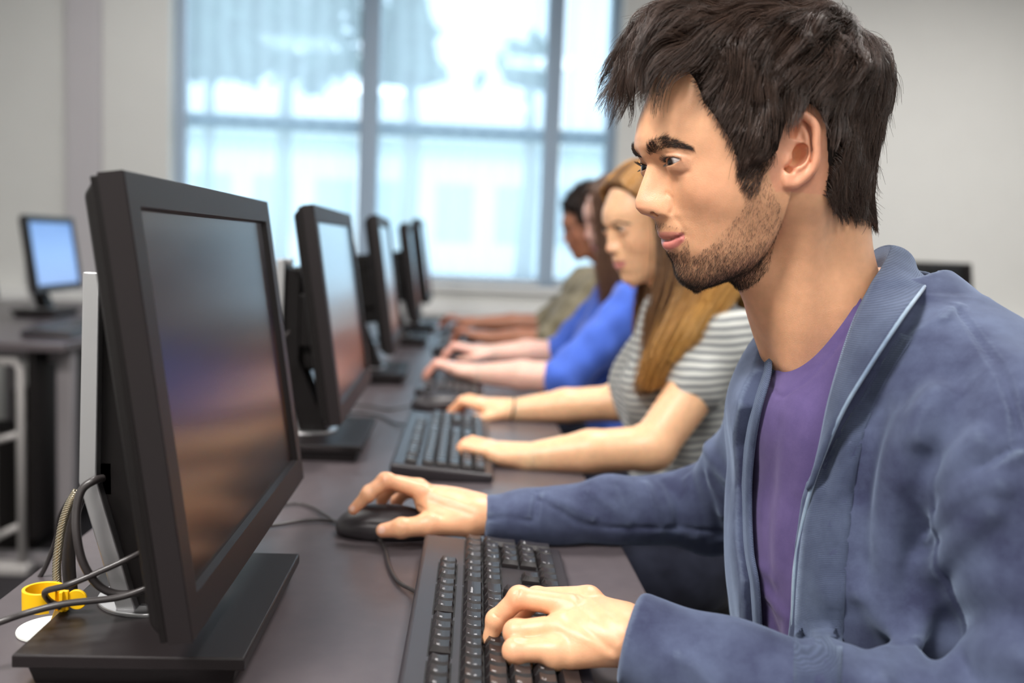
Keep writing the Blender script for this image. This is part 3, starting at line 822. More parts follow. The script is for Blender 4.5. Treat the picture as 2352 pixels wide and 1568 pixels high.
ms1.location = (-0.078, 1.130, DESK); ms1.rotation_euler = (0, 0, math.radians(-4))
for (x, y, a, lab) in [(-0.035, 2.02, 0.25, 'black mouse under the right hand of the woman in the striped top'), (-0.01, 2.655, 0.05, 'black mouse under the far hand of the woman in blue'), (-0.02, 3.62, 0.1, 'black mouse under the hand of the woman in the olive top'), (0.17, 3.72, 0.4, 'dark mouse lying loose near the far end of the desk')]:
    c = copy_tree(ms1); c.location = (x, y, DESK); c.rotation_euler = (0, 0, a); c['label'] = lab
# ------------------------------------------------------------------ the man in front: head
# built in its own frame: X back from the face, Y towards his right (his left, the side seen, is -Y), Z up
HYAW = math.radians(10)
HC = P(1770, 300, 0.86)
_hb = np.array([math.cos(HYAW), math.sin(HYAW), 0.0])      # back
_hr = np.array([-math.sin(HYAW), math.cos(HYAW), 0.0])     # his right
HM = np.array([_hb, _hr, [0, 0, 1.0]]).T
def h2w(p): return np.asarray(p) @ HM.T + HC
def w2h(p): return (np.asarray(p) - HC) @ HM
def N(px, py, a=0.0):
    """head-frame point seen at a pixel on the plane a metres to his left of the middle"""
    d = ray(px, py)
    t = ((HC - _hr * a - CAM) @ _hr) / (d @ _hr)
    return w2h(CAM + d * t)
def NR(px, py, a): return N(px, py, -a)
EYE = N(1567, 372, 0.031)
_Z = lambda py: N(1500, py)[2]
PROFILE = [(1600,95),(1560,135),(1520,190),(1490,240),(1473,280),(1466,315),(1467,338),(1474,358),(1488,378),(1479,405),(1467,438),(1459,462),(1460,477),(1473,491),(1491,496),(1505,501),(1511,514),(1513,526),(1516,536),(1523,546),(1528,551),(1527,558),(1530,570),(1537,580),(1547,591),(1553,602),(1552,618),(1552,637),(1557,650),(1570,662)]
_A = [0, 5, 10, 15, 20, 25, 30, 40, 50, 58, 64, 70]
_T = [  # py, distance behind the midline profile in mm at the offsets above
 (95,  [0, .3, 1, 2.5, 4.5, 7, 10, 18, 31, 48, 72, 100]),
 (200, [0, .2, .8, 2, 3.8, 6.2, 9, 16.5, 28, 43, 66, 95]),
 (280, [0, .2, .8, 2, 3.8, 6.2, 9, 16.5, 28, 43, 62, 92]),
 (318, [0, .2, .8, 2, 3.6, 6, 8.8, 16, 28, 44, 64, 92]),
 (340, [0, .1, .5, 1.4, 2.8, 5, 8, 15.5, 28, 46, 66, 92]),
 (354, [0, .8, 2.4, 3.4, 4.2, 5.6, 8.0, 15, 28, 47, 68, 92]),
 (366, [0, 2.4, 7.0, 9.4, 9.0, 8.6, 9.2, 14, 27, 46, 68, 92]),
 (378, [0, 2.6, 8.0, 12.5, 12.5, 11, 10.6, 13.5, 25, 43, 66, 90]),
 (392, [0, 3.0, 10, 14.5, 14.5, 13.5, 13.2, 15, 25, 42, 65, 90]),
 (415, [0, 3.2, 12, 17.5, 18.5, 18, 18, 20, 28, 43, 64, 90]),
 (440, [0, 3.4, 12.5, 20.5, 22.8, 23, 23, 25.0, 32, 46, 66, 92]),
 (460, [0, 3.4, 9.5, 19.0, 27, 28, 28.5, 31, 38, 52, 74, 100]),
 (475, [0, 3.4, 8.0, 15.5, 28.0, 29.5, 31, 35, 43, 58, 82, 108]),
 (486, [0, 3.0, 7.0, 13.5, 25.0, 28, 30, 35.5, 45, 61, 86, 112]),
 (494, [0, 1.2, 4.0, 9.0, 17, 21, 24, 31, 42, 60, 88, 112]),
 (503, [0, .6, 2.8, 6.0, 9.5, 13, 17, 26, 38, 58, 88, 112]),
 (520, [0, .3, 1.4, 3.8, 7.0, 11, 15, 25, 38, 60, 92, 115]),
 (545, [0, .4, 1.6, 3.8, 7.0, 11, 15.5, 26, 40, 64, 96, 118]),
 (570, [0, .4, 1.8, 4.4, 7.8, 11.5, 15.5, 26, 41, 68, 100, 120]),
 (600, [0, .2, 1.0, 3.2, 6.5, 10.5, 15, 26, 44, 76, 105, 125]),
 (637, [0, .4, 2.0, 5.0, 9.5, 15, 21, 35, 56, 90, 115, 130]),
 (670, [0, .6, 2.8, 7.0, 13, 20, 28, 44, 66, 100, 120, 135]),
]
def _smooth_to(zq, pts):
    o = np.argsort(pts[:, 0]); return np.interp(zq, pts[o, 0], pts[o, 1])
def face_table():
    zg = np.arange(_Z(690), _Z(60), 0.0005); ag = np.arange(0, 0.0765, 0.0005)
    pr = np.array([N(a, b) for a, b in PROFILE])
    prof = _smooth_to(zg, pr[:, [2, 0]])
    rows = np.array([np.interp(ag*1000, _A, r) for _, r in _T]) / 1000.0
    zr = np.array([_Z(py) for py, _ in _T]); o = np.argsort(zr)
    pz = np.interp(zr, zg, prof)
    base = np.interp(zg, zr[o], pz[o])
    T = np.stack([np.interp(zg, zr[o], (rows[:, j] + pz)[o]) for j in range(len(ag))], 1)
    def blur(M, s, ax):
        H = int(2.5*s)+1
        k = np.exp(-0.5*(np.arange(-H, H+1)/s)**2); k /= k.sum()
        pad = [(0, 0), (0, 0)]; pad[ax] = (H, H)
        Mp = np.pad(M, pad, 'reflect' if ax == 1 else 'edge', **({'reflect_type': 'even'} if ax == 1 else {}))
        return np.apply_along_axis(lambda v_: np.convolve(v_, k, 'valid'), ax, Mp)
    T2 = blur(blur(blur(T, 12.0, 0), 8.0, 1), 8.0, 1)
    T = blur(blur(T, 5.0, 0), 3.0, 1)
    bl = np.clip((ag - 0.024)/0.014, 0, 1)[None, :]
    T = T*(1-bl) + T2*bl
    prof = np.convolve(np.pad(prof, 2, 'edge'), np.array([1, 3, 4, 3, 1])/12, 'valid')
    return zg, ag, T + (prof - T[:, 0])[:, None] * np.exp(-(ag/0.013)**2)[None, :]
LIPGAP = []
def build_head():
    v = Vol((-0.145, -0.118, -0.24), (0.15, 0.118, 0.145), 0.0013, sym=0.0)
    zg, ag, T = face_table()
    gz, ga = np.gradient(T, 0.0005)
    G = np.sqrt(1 + gz**2 + ga**2)
    jl = np.array([N(*q) for q in [(1540,640,0),(1562,664,0),(1580,671,0),(1601,672,0),(1629,667,.02),(1664,654,.03),(1700,638,.04),(1745,610,.05),(1775,570,.055),(1793,500,.06),(1800,420,.06)]])
    wz = np.array([_Z(p) for p in (680, 650, 600, 540, 470, 400, 300, 200)]); ww = np.array([.044, .049, .056, .0605, .066, .070, .0725, .074])
    def face(X, Y, Z):
        a = np.abs(Y); jz = np.clip((Z - zg[0]) / 0.0005, 0, len(zg) - 1.01); ja = np.clip(a / 0.0005, 0, len(ag) - 1.01)
        iz = jz.astype(int); ia = ja.astype(int); tz = jz - iz; ta = ja - ia
        def look(M): return (M[iz, ia]*(1-ta) + M[iz, ia+1]*ta)*(1-tz) + (M[iz+1, ia]*(1-ta) + M[iz+1, ia+1]*ta)*tz
        d = (look(T) - X) / look(G)
        d = smax(d, X - F32(0.012), 0.03)
        wc = np.interp(Z[0, 0], wz, ww)[None, None, :]
        d = smax(d, a - wc, 0.022)
        zb = np.interp(X[:, 0, 0], jl[:, 0], jl[:, 2])[:, None, None]
        d = smax(d, (zb - Z) * F32(0.8), 0.022)
        d = smax(d, Z - F32(_Z(110)), 0.03)
        return d.astype(F32)
    v.op(face, (-0.14, -0.09, -0.17), (0.05, 0.09, 0.12), 0.0, sym=False)
    # skull
    v.ell(N(1757, 262), (0.0955, 0.075, 0.088), 0.03, sym=False)
    v.ell(N(1745, 420, .0), (0.062, 0.066, 0.060), 0.035, sym=False)
    # neck
    v.cone(N(1850, 430), N(1880, 690), 0.053, 0.051, 0.02, sym=False)
    v.cone(N(1880, 690), N(1930, 880), 0.051, 0.050, 0.02, sym=False)
    v.cone(N(1775, 610), N(1886, 800), 0.036, 0.034, 0.03, sym=False)
    v.cone(N(1850, 470, 0.055), N(1830, 830, 0.018), 0.013, 0.011, 0.022)
    # lids
    ec = EYE
    v.ell(ec, (0.0138, 0.0138, 0.0138), 0.005)
    def lids(X, Y, Z):
        x = X - F32(ec[0]); y = Y - F32(ec[1]); z = Z - F32(ec[2])
        r = np.sqrt(x*x + y*y + z*z)
        w = np.arctan2(-y, -x)                     # 0 = forward, + = towards the temple
        q_ = ((w - 0.20)/0.95)**2
        up_ = 0.0028 - 0.0028*q_ + 0.0006*w
        dn_ = -0.0038 + 0.0038*q_ + 0.0012*w
        g = np.maximum(np.maximum(z - up_, dn_ - z), np.abs(w-0.20)*F32(0.012) - 0.0118)
        return np.maximum(g, np.abs(r - 0.0150) - 0.0040)
    v.op(lids, ec - 0.020, ec + 0.020, 0.0010, 'cut')
    v.stroke([h_hit(v, 1530, 353), h_hit(v, 1555, 350), h_hit(v, 1585, 357)], 0.0016, -0.0010)
    v.stroke([h_hit(v, 1545, 398), h_hit(v, 1562, 401), h_hit(v, 1580, 395)], 0.0022, -0.0007)
    # nostril and wing crease
    v.ell(N(1508, 487, 0.0080), (0.0056, 0.0032, 0.0036), 0.0015, R=rotm(0, -0.15, 0), mode='cut')
    v.stroke([h_hit(v, 1531, 444), h_hit(v, 1544, 456), h_hit(v, 1547, 474), h_hit(v, 1540, 489)], 0.0018, -0.0016)
    v.stroke([h_hit(v, 1545, 492), h_hit(v, 1558, 510), h_hit(v, 1573, 530)], 0.0030, -0.0008)
    # lips
    mc = h_hit(v, 1569, 540)
    v.stroke([N(1519, 541), h_hit(v, 1530, 541), h_hit(v, 1548, 540), h_hit(v, 1562, 540)], 0.0032, 0.0008)
    v.stroke([N(1528, 562), h_hit(v, 1538, 563), h_hit(v, 1550, 558), h_hit(v, 1562, 547)], 0.0036, 0.0012)
    LIPGAP[:] = [N(1526, 552), h_hit(v, 1538, 551), h_hit(v, 1550, 547), mc]
    v.stroke(LIPGAP, 0.0012, -0.0034)
    v.stroke([mc, h_hit(v, 1574, 543)], 0.0026, -0.0013)
    v.stroke([N(1541, 584), h_hit(v, 1552, 582)], 0.004, -0.0010)
    # ear
    EA = 0.076
    def q(zx, zy, a=0.0): return N(1740 + zx/6.27, 230 + zy/6.27, EA + a)
    v.ell(q(620, 700, -0.002), (0.0115, 0.0045, 0.024), 0.006, R=rotm(0, 0.12, 0.18))
    helix = [q(440, 560, -.001), q(455, 380, .001), (q(530, 245, .005)), q(640, 208, .008), q(750, 270, .011), q(840, 400, .013), q(845, 600, .013), q(845, 850, .012), q(790, 1010, .009), q(680, 1120, .005), q(560, 1200, .003), q(450, 1210, .0)]
    v.chain(smooth_path(helix, 4), [0.0033]*44 + [0.0042], 0.002)
    v.ell(q(500, 1130, 0.001), (0.0085, 0.0038, 0.0080), 0.005, R=rotm(0, 0, 0.2))
    v.ell(q(700, 1000, 0.003), (0.0070, 0.0034, 0.0090), 0.005, R=rotm(0, 0.5, 0.2))
    anti = [q(640, 360, .004), q(690, 480, .006), q(715, 640, .008), q(720, 820, .008), q(640, 950, .006), q(520, 1000, .003)]
    v.chain(smooth_path(anti, 4), 0.0024, 0.002)
    v.chain(smooth_path([q(480, 590, .002), q(590, 600, .005), q(700, 660, .008)], 3), 0.0017, 0.0015)
    v.ell(q(590, 790, .003), (0.0062, 0.0120, 0.0098), 0.001, R=rotm(0, 0.2, 0), mode='cut')
    v.ell(q(470, 950, .003), (0.0044, 0.0120, 0.0062), 0.001, mode='cut')
    v.ell(q(545, 430, .005), (0.0034, 0.0060, 0.0072), 0.001, R=rotm(0, 0.1, 0), mode='cut')
    v.stroke([q(800, 450, .010), q(790, 700, .011), q(760, 900, .010)], 0.0013, -0.0016)
    v.ell(q(415, 860, .0), (0.0040, 0.0040, 0.0058), 0.003)
    return v
def h_hit(v, px, py):
    """first point of the head volume seen through a pixel, in the head frame"""
    c = w2h(CAM); d = ray(px, py) @ HM
    t = np.linspace(0.25, 0.52, 900) * 2.0 / np.abs(ray(px, py)[1]) 
    pts = c + d[None, :] * t[:, None]
    inb = ((pts > v.lo) & (pts < v.lo + (v.n-1)*v.h)).all(1)
    val = np.where(inb, v.sample(pts), 1.0)
    k = np.where(val < 0)[0]
    return pts[k[0]] if len(k) else pts[int(np.argmin(val))]

HEAD = build_head()
HEAD_V, HEAD_F = HEAD.mesh()
def polydist(V, pts):
    d = np.full(len(V), 9.0)
    for a, b in zip(pts[:-1], pts[1:]):
        ab = b - a; t = np.clip(((V - a) @ ab) / (ab @ ab), 0, 1)
        d = np.minimum(d, np.linalg.norm(V - a - t[:, None]*ab, axis=1))
    return d
def near(V): W = V.copy(); W[:, 1] = -np.abs(W[:, 1]); return W
def sstep(x, a, b): t = np.clip((x - a)/(b - a), 0, 1); return t*t*(3-2*t)
def in_poly(x, z, poly):
    inside = np.zeros(len(x), bool); n = len(poly)
    for i in range(n):
        x1, z1 = poly[i]; x2, z2 = poly[(i+1) % n]
        c = ((z1 > z) != (z2 > z)) & (x < (x2 - x1) * (z - z1) / (z2 - z1 + 1e-12) + x1)
        inside ^= c
    return inside
BEARD = [N(*q)[[0, 2]] for q in [(1500,505,0),(1535,512,.012),(1560,520,.02),(1585,545,.03),(1600,590,.035),(1640,560,.045),(1680,510,.055),(1705,470,.06),(1705,420,.065),(1760,400,.07),(1790,480,.065),(1800,560,.055),(1790,620,.05),(1740,690,.04),(1640,720,.02),(1500,720,0)]]
def beard_mask(V):
    """0..1, how bearded a head-frame point is"""
    m = in_poly(V[:, 0], V[:, 2], BEARD).astype(float)
    c = near(V)
    lip = polydist(c, np.array([N(1515,528), h_hit(HEAD,1548,528), h_hit(HEAD,1568,545), h_hit(HEAD,1556,572), N(1532,583)]))
    m *= 1 - 0.6*(lip < 0.003)
    mouth_c = N(1545, 552)
    m *= np.where((np.abs(V[:, 2] - mouth_c[2]) < 0.0085) & (V[:, 0] < N(1572,540,.024)[0]) , 0, 1)
    jawz = N(1650, 600, .03)[2]
    dens = np.clip(0.36 + (jawz - V[:, 2])/0.09, 0.15, 0.78)
    return m * dens
def skin_color(V, beard=True):
    W = near(V); n = len(V)
    base = np.array([0.78, 0.415, 0.235]); c = np.tile(base, (n, 1))
    def mix(m, col): nonlocal c; m = np.clip(m, 0, 1)[:, None]; c = c*(1-m) + np.array(col)*m
    nz = np.array([mnoise.noise(Vector(p*60)) for p in V[::1]]) if n < 1 else 0
    mix(0.35*np.exp(-(np.linalg.norm(W - N(1470,470,.004), axis=1)/0.013)**2), (0.80,0.33,0.22))
    mix(0.30*np.exp(-(np.linalg.norm(W - N(1615,440,.05), axis=1)/0.026)**2), (0.80,0.34,0.20))
    ear = (W[:, 1] < -0.073) & (np.abs(W[:, 2] - N(1840,340,.075)[2]) < 0.036)
    mix(0.42*ear, (0.78,0.30,0.21))
    up = np.array([N(1519,540), h_hit(HEAD,1531,541), h_hit(HEAD,1548,541), h_hit(HEAD,1564,541)])
    lo = np.array([N(1528,563), h_hit(HEAD,1538,563), h_hit(HEAD,1549,558), h_hit(HEAD,1562,547)])
    mix(0.85*(1 - sstep(polydist(W, up), 0.0026, 0.0046)), (0.50,0.17,0.14))
    mix(0.90*(1 - sstep(polydist(W, lo), 0.0032, 0.0052)), (0.66,0.21,0.19))
    mix(0.75*(1 - sstep(polydist(W, np.array(LIPGAP)), 0.0007, 0.0017)), (0.22,0.05,0.04))
    if beard: mix(0.42*beard_mask(V), (0.20,0.13,0.08))
    e = np.linalg.norm(W - EYE, axis=1)
    mix(0.35*(1 - sstep(e, 0.0142, 0.0185)), (0.45,0.20,0.13))
    return c
# ------------------------------------------------------------------ the man in front: hair, brows, lashes, stubble, eyes
RNG = np.random.default_rng(11)
def strands(paths, r0, r1, rgb=None, sides=3):
    """paths (n,k,3) -> tapered tubes"""
    n, k, _ = paths.shape
    T = np.gradient(paths, axis=1); T /= np.linalg.norm(T, axis=2, keepdims=True) + 1e-9
    ref = np.tile(np.array([0.31, 0.27, 0.91]), (n, 1)); 
    U = np.cross(T, ref[:, None, :]); U /= np.linalg.norm(U, axis=2, keepdims=True) + 1e-9
    B = np.cross(T, U)
    rad = np.linspace(0, 1, k)
    rad = (r0 + (r1 - r0)*rad**2)[None, :, None]
    V = np.stack([paths + (U*math.cos(a) + B*math.sin(a))*rad for a in [2*math.pi*j/sides for j in range(sides)]], 2)
    idx = np.arange(n*k*sides).reshape(n, k, sides)
    F = []
    for j in range(sides):
        a = idx[:, :-1, j]; b = idx[:, :-1, (j+1) % sides]; c = idx[:, 1:, (j+1) % sides]; d = idx[:, 1:, j]
        F.append(np.stack([a, b, c, d], -1).reshape(-1, 4))
    C = None if rgb is None else np.repeat(rgb, k*sides, axis=0)
    return V.reshape(-1, 3), np.concatenate(F), C
HAIRLINE = [N(*q)[[0, 2]] for q in [(1512,135,0),(1545,165,.01),(1575,190,.03),(1600,240,.045),(1640,290,.055),(1672,330,.062),(1690,375,.066),(1703,415,.068),(1722,448,.068),(1748,440,.07),(1758,385,.072),(1795,345,.074),(1812,315,.075),(1815,285,.075),(1842,262,.075),(1880,290,.075),(1890,400,.07),(1872,450,.065),(1905,488,.055),(1950,500,.045),(2000,520,.0),(2110,520,0),(2110,-200,0),(1480,-200,0)]]
def thick(p):
    """hair depth over the scalp"""
    x, y, z = p[:, 0], p[:, 1], p[:, 2]
    zt = N(1760, 60)[2]; zm = N(1760, 260)[2]; zl = N(1900, 430)[2]
    t = 0.011 + 0.021*sstep(z, zm - 0.005, zt + 0.005)
    t = t - 0.0065*sstep(-z, -zm + 0.02, -zl + 0.01)
    t = t + 0.010*sstep(-x, 0.055, 0.10)*sstep(z, zm + 0.0, zt - 0.01)
    sb = np.exp(-(((x - N(1725,400,.07)[0])/0.012)**2)) * sstep(-z, -N(1700,330,.07)[2], -N(1700,400,.07)[2])
    t = t - 0.007*sstep(x, 0.055, 0.095)*sstep(z, zm, zt)
    return t - 0.004*sb
def tri_sample(V, F, mask, n):
    Fm = F[mask[F].all(1)]
    a = V[Fm[:, 0]]; b = V[Fm[:, 1]]; c = V[Fm[:, 2]]
    ar = np.linalg.norm(np.cross(b - a, c - a), axis=1); ar /= ar.sum()
    i = RNG.choice(len(Fm), n, p=ar)
    u = RNG.random((n, 1)); w = RNG.random((n, 1))
    d = V[Fm[i, 3]]
    return (a[i]*(1-u) + b[i]*u)*(1-w) + (d*(1-u) + c[i]*u)*w
def fbm(p, s, seed=0):
    """cheap smooth vector noise"""
    r = np.random.default_rng(seed); out = np.zeros_like(p)
    for o in range(5):
        k = r.normal(size=(3, 3)) * s * (1.5**o); ph = r.random(3)*6.3
        out += np.sin(p @ k + ph) / (1.35**o)
    return out / 2.2
ZT = N(1760, 60)[2]
FRX = N(1470, 200)[0]
def flow(p, root, side):
    """which way hair lies at head-frame points"""
    x, y, z = p[:, 0], p[:, 1], p[:, 2]
    top = sstep(root[:, 2], N(1760,230)[2], N(1760,120)[2])
    front = sstep(-root[:, 0], 0.030, 0.085) * top
    d = np.zeros_like(p)
    # sides and back fall, forward of the ear they sweep slightly forward
    d[:, 2] = -1.0
    d[:, 0] = -0.30*sstep(-root[:, 0], -0.045, 0.03) + 0.10
    dt = np.stack([np.full(len(x), -1.0), 0.30*side + 0*x, -0.12 + 0*x], 1)
    over = sstep(-x, 0.100, 0.155)                 # past the forehead: turn down, tuck back
    dt = dt*(1 - over[:, None]) + np.stack([0.10 + 0*x, 0.10*side, -1.0 + 0*x], 1)*over[:, None]
    low = sstep(-z, -N(1440,180)[2], -N(1440,260)[2]) * over
    dt[:, 0] += 0.9*low
    # crown spills backwards
    crown = sstep(root[:, 0], 0.015, 0.075)*top
    dt = dt*(1-crown[:, None]) + np.stack([0.45 + 0*x, 0.45*side, -0.75 + 0*x], 1)*crown[:, None]
    d = d*(1 - top[:, None]) + dt*top[:, None]
    sidetop = sstep(np.abs(root[:, 1]), 0.035, 0.062)*top*(1-front)
    d = d + np.stack([0*x - 0.1, 0.35*side, -1.1 + 0*x], 1)*sidetop[:, None]
    return d / np.linalg.norm(d, axis=1, keepdims=True)
def grow(root, n, length, k=11, lift=0.55, wav=0.55, seed=1):
    side = np.where(root[:, 1] < 0, -1.0, 1.0)
    side = np.where(np.abs(root[:, 1]) < 0.02, -0.6, side)
    pts = [root - n*0.001]; p = root - n*0.001; ds = (length/(k-1))[:, None]
    front = sstep(-root[:, 0], 0.055, 0.10) * sstep(root[:, 2], N(1760,250)[2], N(1760,150)[2])
    nz = fbm(root, 95, seed)
    d = n*lift + flow(p, root, side)*0.6 + nz*0.22
    d /= np.linalg.norm(d, axis=1, keepdims=True)
    for s in range(1, k):
        f = flow(p, root, side) + fbm(p, 70, seed+3)*wav
        d = d*0.55 + f*0.5
        g = HEAD.grad(p); dist = HEAD.sample(p)
        H = thick(p) * (0.55 + 0.45*np.minimum(1, s/3.0))
        free = front * sstep(-p[:, 0], 0.085, 0.115)
        push = np.clip((dist - H)/0.006, 0, 1) * (1-free)
        d -= g * (push*np.maximum(0, (d*g).sum(1)) + 0.35*push)[:, None]
        low_ = 0.0025 + thick(p)*0.42*min(1, s/3.0)*(1-0.0*front)
        pull = np.clip((low_ - dist)/0.004, 0, 1)
        d += g*(0.7*pull)[:, None]
        d /= np.linalg.norm(d, axis=1, keepdims=True) + 1e-9
        p = p + d*ds
        dist = HEAD.sample(p); bad = dist < 0.0012
        p = p + HEAD.grad(p)*np.where(bad, 0.0018 - dist, 0)[:, None]
        pts.append(p)
    return np.stack(pts, 1)
FACE_ZONE = [N(*q)[[0, 2]] for q in [(1462,315,0),(1473,228,0),(1488,200,.0),(1515,178,.01),(1562,172,.02),(1600,243,.045),(1652,300,.058),(1685,350,.065),(1697,400,.067),(1704,440,.068),(1722,478,.068),(1752,420,.07),(1775,366,.072),(1800,352,.074),(1830,352,.075),(1800,700,.05),(1450,700,0)]]
EAR_C = N(1843, 347, .078)
def trim(ps):
    """end each strand before it would cross the bare face or the ear"""
    n, k, _ = ps.shape
    q = (ps + np.concatenate([RNG.normal(size=(n, 1, 1))*0.0030, np.zeros((n, 1, 1)), RNG.normal(size=(n, 1, 1))*0.0045], 2)).reshape(-1, 3)
    bad = in_poly(q[:, 0], q[:, 2], FACE_ZONE)
    e = q - EAR_C; e[:, 2] = q[:, 2] - EAR_C[2]
    el = (e[:, 0]/0.0155)**2 + (e[:, 2]/0.0355)**2 < 1
    bad |= el & (np.abs(q[:, 1]) > 0.055)
    bad = bad.reshape(n, k)
    fi = np.where(bad.any(1), bad.argmax(1), k)
    end = np.where(fi < k, np.maximum(fi - 1, 0.35) + RNG.uniform(-0.2, 0.7, n), k - 1.0)
    end = np.clip(end, 0.3, k - 1)
    u = np.linspace(0, 1, k)[None, :]*end[:, None]
    i = np.minimum(u.astype(int), k - 2); t = (u - i)[:, :, None]
    r_ = np.arange(n)[:, None]
    return ps[r_, i]*(1-t) + ps[r_, i+1]*t, fi > 1
def hair_len(r):
    top = sstep(r[:, 2], N(1760,250)[2], N(1760,110)[2])
    L = 0.034 + 0.030*top + 0.032*top*sstep(-r[:, 0], 0.04, 0.09)
    low = sstep(-r[:, 2], -N(1900,350)[2], -N(1900,480)[2])
    L = L*(1 - 0.62*low)
    sb = sstep(-r[:, 2], -N(1700,310,.07)[2], -N(1700,400,.07)[2]) * (r[:, 0] < N(1800,400,.07)[0])
    return L*(1 - 0.50*sb)
def build_hair():
    sc_mask = in_poly(HEAD_V[:, 0], HEAD_V[:, 2], HAIRLINE) & (HEAD_V[:, 2] > -0.13)
    ear_c = N(1842, 345, .078)
    sc_mask &= ~((np.abs(HEAD_V[:, 1]) > 0.0765) & (np.linalg.norm((HEAD_V - ear_c)[:, [0, 2]], axis=1) < 0.038))
    ng = 1500
    gr = tri_sample(HEAD_V, HEAD_F, sc_mask, ng)
    gp = grow(gr, HEAD.grad(gr), hair_len(gr)*RNG.uniform(0.85, 1.15, ng))
    per = 26
    nc = ng*per
    cr = tri_sample(HEAD_V, HEAD_F, sc_mask, nc)
    # nearest guide
    gi = np.empty(nc, int)
    for i in range(0, nc, 2000):
        gi[i:i+2000] = np.argmin(((cr[i:i+2000, None, :] - gr[None])**2).sum(2), 1)
    own = grow(cr, HEAD.grad(cr), hair_len(cr)*RNG.uniform(0.7, 1.15, nc), seed=1)
    k = own.shape[1]; t = np.linspace(0, 1, k)[None, :, None]
    off = (cr - gr[gi])[:, None, :]
    clump = RNG.uniform(0.35, 0.92, (nc, 1, 1))*t**0.8
    ps = own*(1-clump) + (gp[gi] + off*(1 - 0.72*t))*clump
    fly = (RNG.random(nc) < 0.06)
    ps += (RNG.normal(size=(nc, 1, 3))*t**1.5*np.where(fly, 0.0045, 0.0009)[:, None, None])
    allp, keep = trim(ps)
    allp = allp[keep]; nc = len(allp)
    col = np.array([0.056, 0.032, 0.023])*RNG.uniform(0.55, 1.5, (nc, 1))*np.array([1, 1, 1])
    return strands(h2w(allp), 0.00022, 0.00008, col)
def hair_cap():
    """the solid mass of the hair under its loose outer strands"""
    h = 0.0022
    v = Vol((-0.165, -0.11, -0.12), (0.15, 0.11, 0.165), h, sym=0.0)
    X, Y, Z = np.meshgrid(v.ax[0], v.ax[1], v.ax[2], indexing='ij')
    pts = np.stack([X.ravel(), Y.ravel(), Z.ravel()], 1).astype(np.float64)
    f = HEAD.sample(pts)
    out = ((pts < HEAD.lo) | (pts > HEAD.lo + (HEAD.n-1)*HEAD.h)).any(1)
    f = np.where(out, f + 0.03, f)
    poly = HAIRLINE
    ins = in_poly(pts[:, 0], pts[:, 2], poly)
    dd = np.full(len(pts), 9.0)
    for (x1, z1), (x2, z2) in zip(poly, poly[1:] + poly[:1]):
        ab = np.array([x2-x1, z2-z1]); q = pts[:, [0, 2]] - (x1, z1)
        t = np.clip(q @ ab / (ab @ ab), 0, 1)
        dd = np.minimum(dd, np.linalg.norm(q - t[:, None]*ab, axis=1))
    sd = np.where(ins, -dd, dd)
    th = thick(pts)*0.34 + fbm(pts, 120, 5)[:, 0]*0.0012
    th = th * np.clip(-sd/0.020, 0, 1)**0.6
    g = f - th
    g = np.maximum(g, sd + 0.002)
    v.f = g.reshape(v.n).astype(F32)
    ear_c = N(1842, 345, .078)
    v.op(lambda X, Y, Z: d_ell(X, Y, Z, ear_c, (0.019, 0.020, 0.037)), ear_c - 0.04, ear_c + 0.04, 0.006, 'cut')
    return v.mesh()
def brow(sgn):
    """eyebrow hairs over one eye"""
    top = [(1489,336),(1500,322),(1524,315),(1550,322),(1585,338)]; bot = [(1494,358),(1510,349),(1530,340),(1555,340),(1588,342)]
    n = 600; u = RNG.random(n)**1.15; w = RNG.random(n)
    px = np.interp(u*4, range(5), [p[0] for p in top])*w + np.interp(u*4, range(5), [p[0] for p in bot])*(1-w)
    py = np.interp(u*4, range(5), [p[1] for p in top])*w + np.interp(u*4, range(5), [p[1] for p in bot])*(1-w)
    r = np.array([h_hit(HEAD, a, b) for a, b in zip(px, py)])
    g = HEAD.grad(r)
    ang = np.interp(u, [0, .25, .6, 1], [1.35, 0.9, 0.35, -0.15]) + RNG.normal(size=n)*0.22
    back = np.array([0.75, -0.55, 0]); d = back[None, :]*np.cos(ang)[:, None] + np.array([0, 0, 1.0])*np.sin(ang)[:, None]
    d -= g*(d*g).sum(1)[:, None]; d /= np.linalg.norm(d, axis=1, keepdims=True)
    L = RNG.uniform(0.0045, 0.0085, n)*np.interp(u, [0, .4, 1], [0.9, 1, 0.7])
    t = np.linspace(0, 1, 5)
    p = r[:, None, :] + (d*L[:, None])[:, None, :]*t[None, :, None] + g[:, None, :]*(0.0012*np.sin(t*2.6)*1.0)[None, :, None] - np.array([0, 0, 1])*(0.0008*t**2)[None, :, None]
    if sgn > 0: p = p*np.array([1, -1, 1])
    return strands(h2w(p), 0.00014, 0.00005)
def lashes(sgn):
    ps = []
    for lid, n, L in ((1, 60, 0.0060), (-1, 34, 0.0026)):
        for w in np.linspace(-0.70, 1.10, n):
            q_ = ((w - 0.20)/0.95)**2
            z = (0.0028 - 0.0028*q_ + 0.0006*w) if lid > 0 else (-0.0038 + 0.0038*q_ + 0.0012*w)
            rr = math.sqrt(0.0140**2 - z*z)
            o = np.array([-math.cos(w), -math.sin(w), 0]); b = EYE + o*rr + np.array([0, 0, z])
            w2 = w*1.15 + RNG.normal()*0.08; o2 = np.array([-math.cos(w2), -math.sin(w2), 0])
            l = L*RNG.uniform(0.7, 1.1)
            p = [b + o2*l*t + np.array([0, 0, lid*l*(-0.28*t + 0.55*t*t) if lid > 0 else -l*(0.5*t)]) for t in np.linspace(0, 1, 5)]
            ps.append(p)
    p = np.array(ps)
    if sgn > 0: p = p*np.array([1, -1, 1])
    return strands(h2w(p), 0.00014, 0.00005)
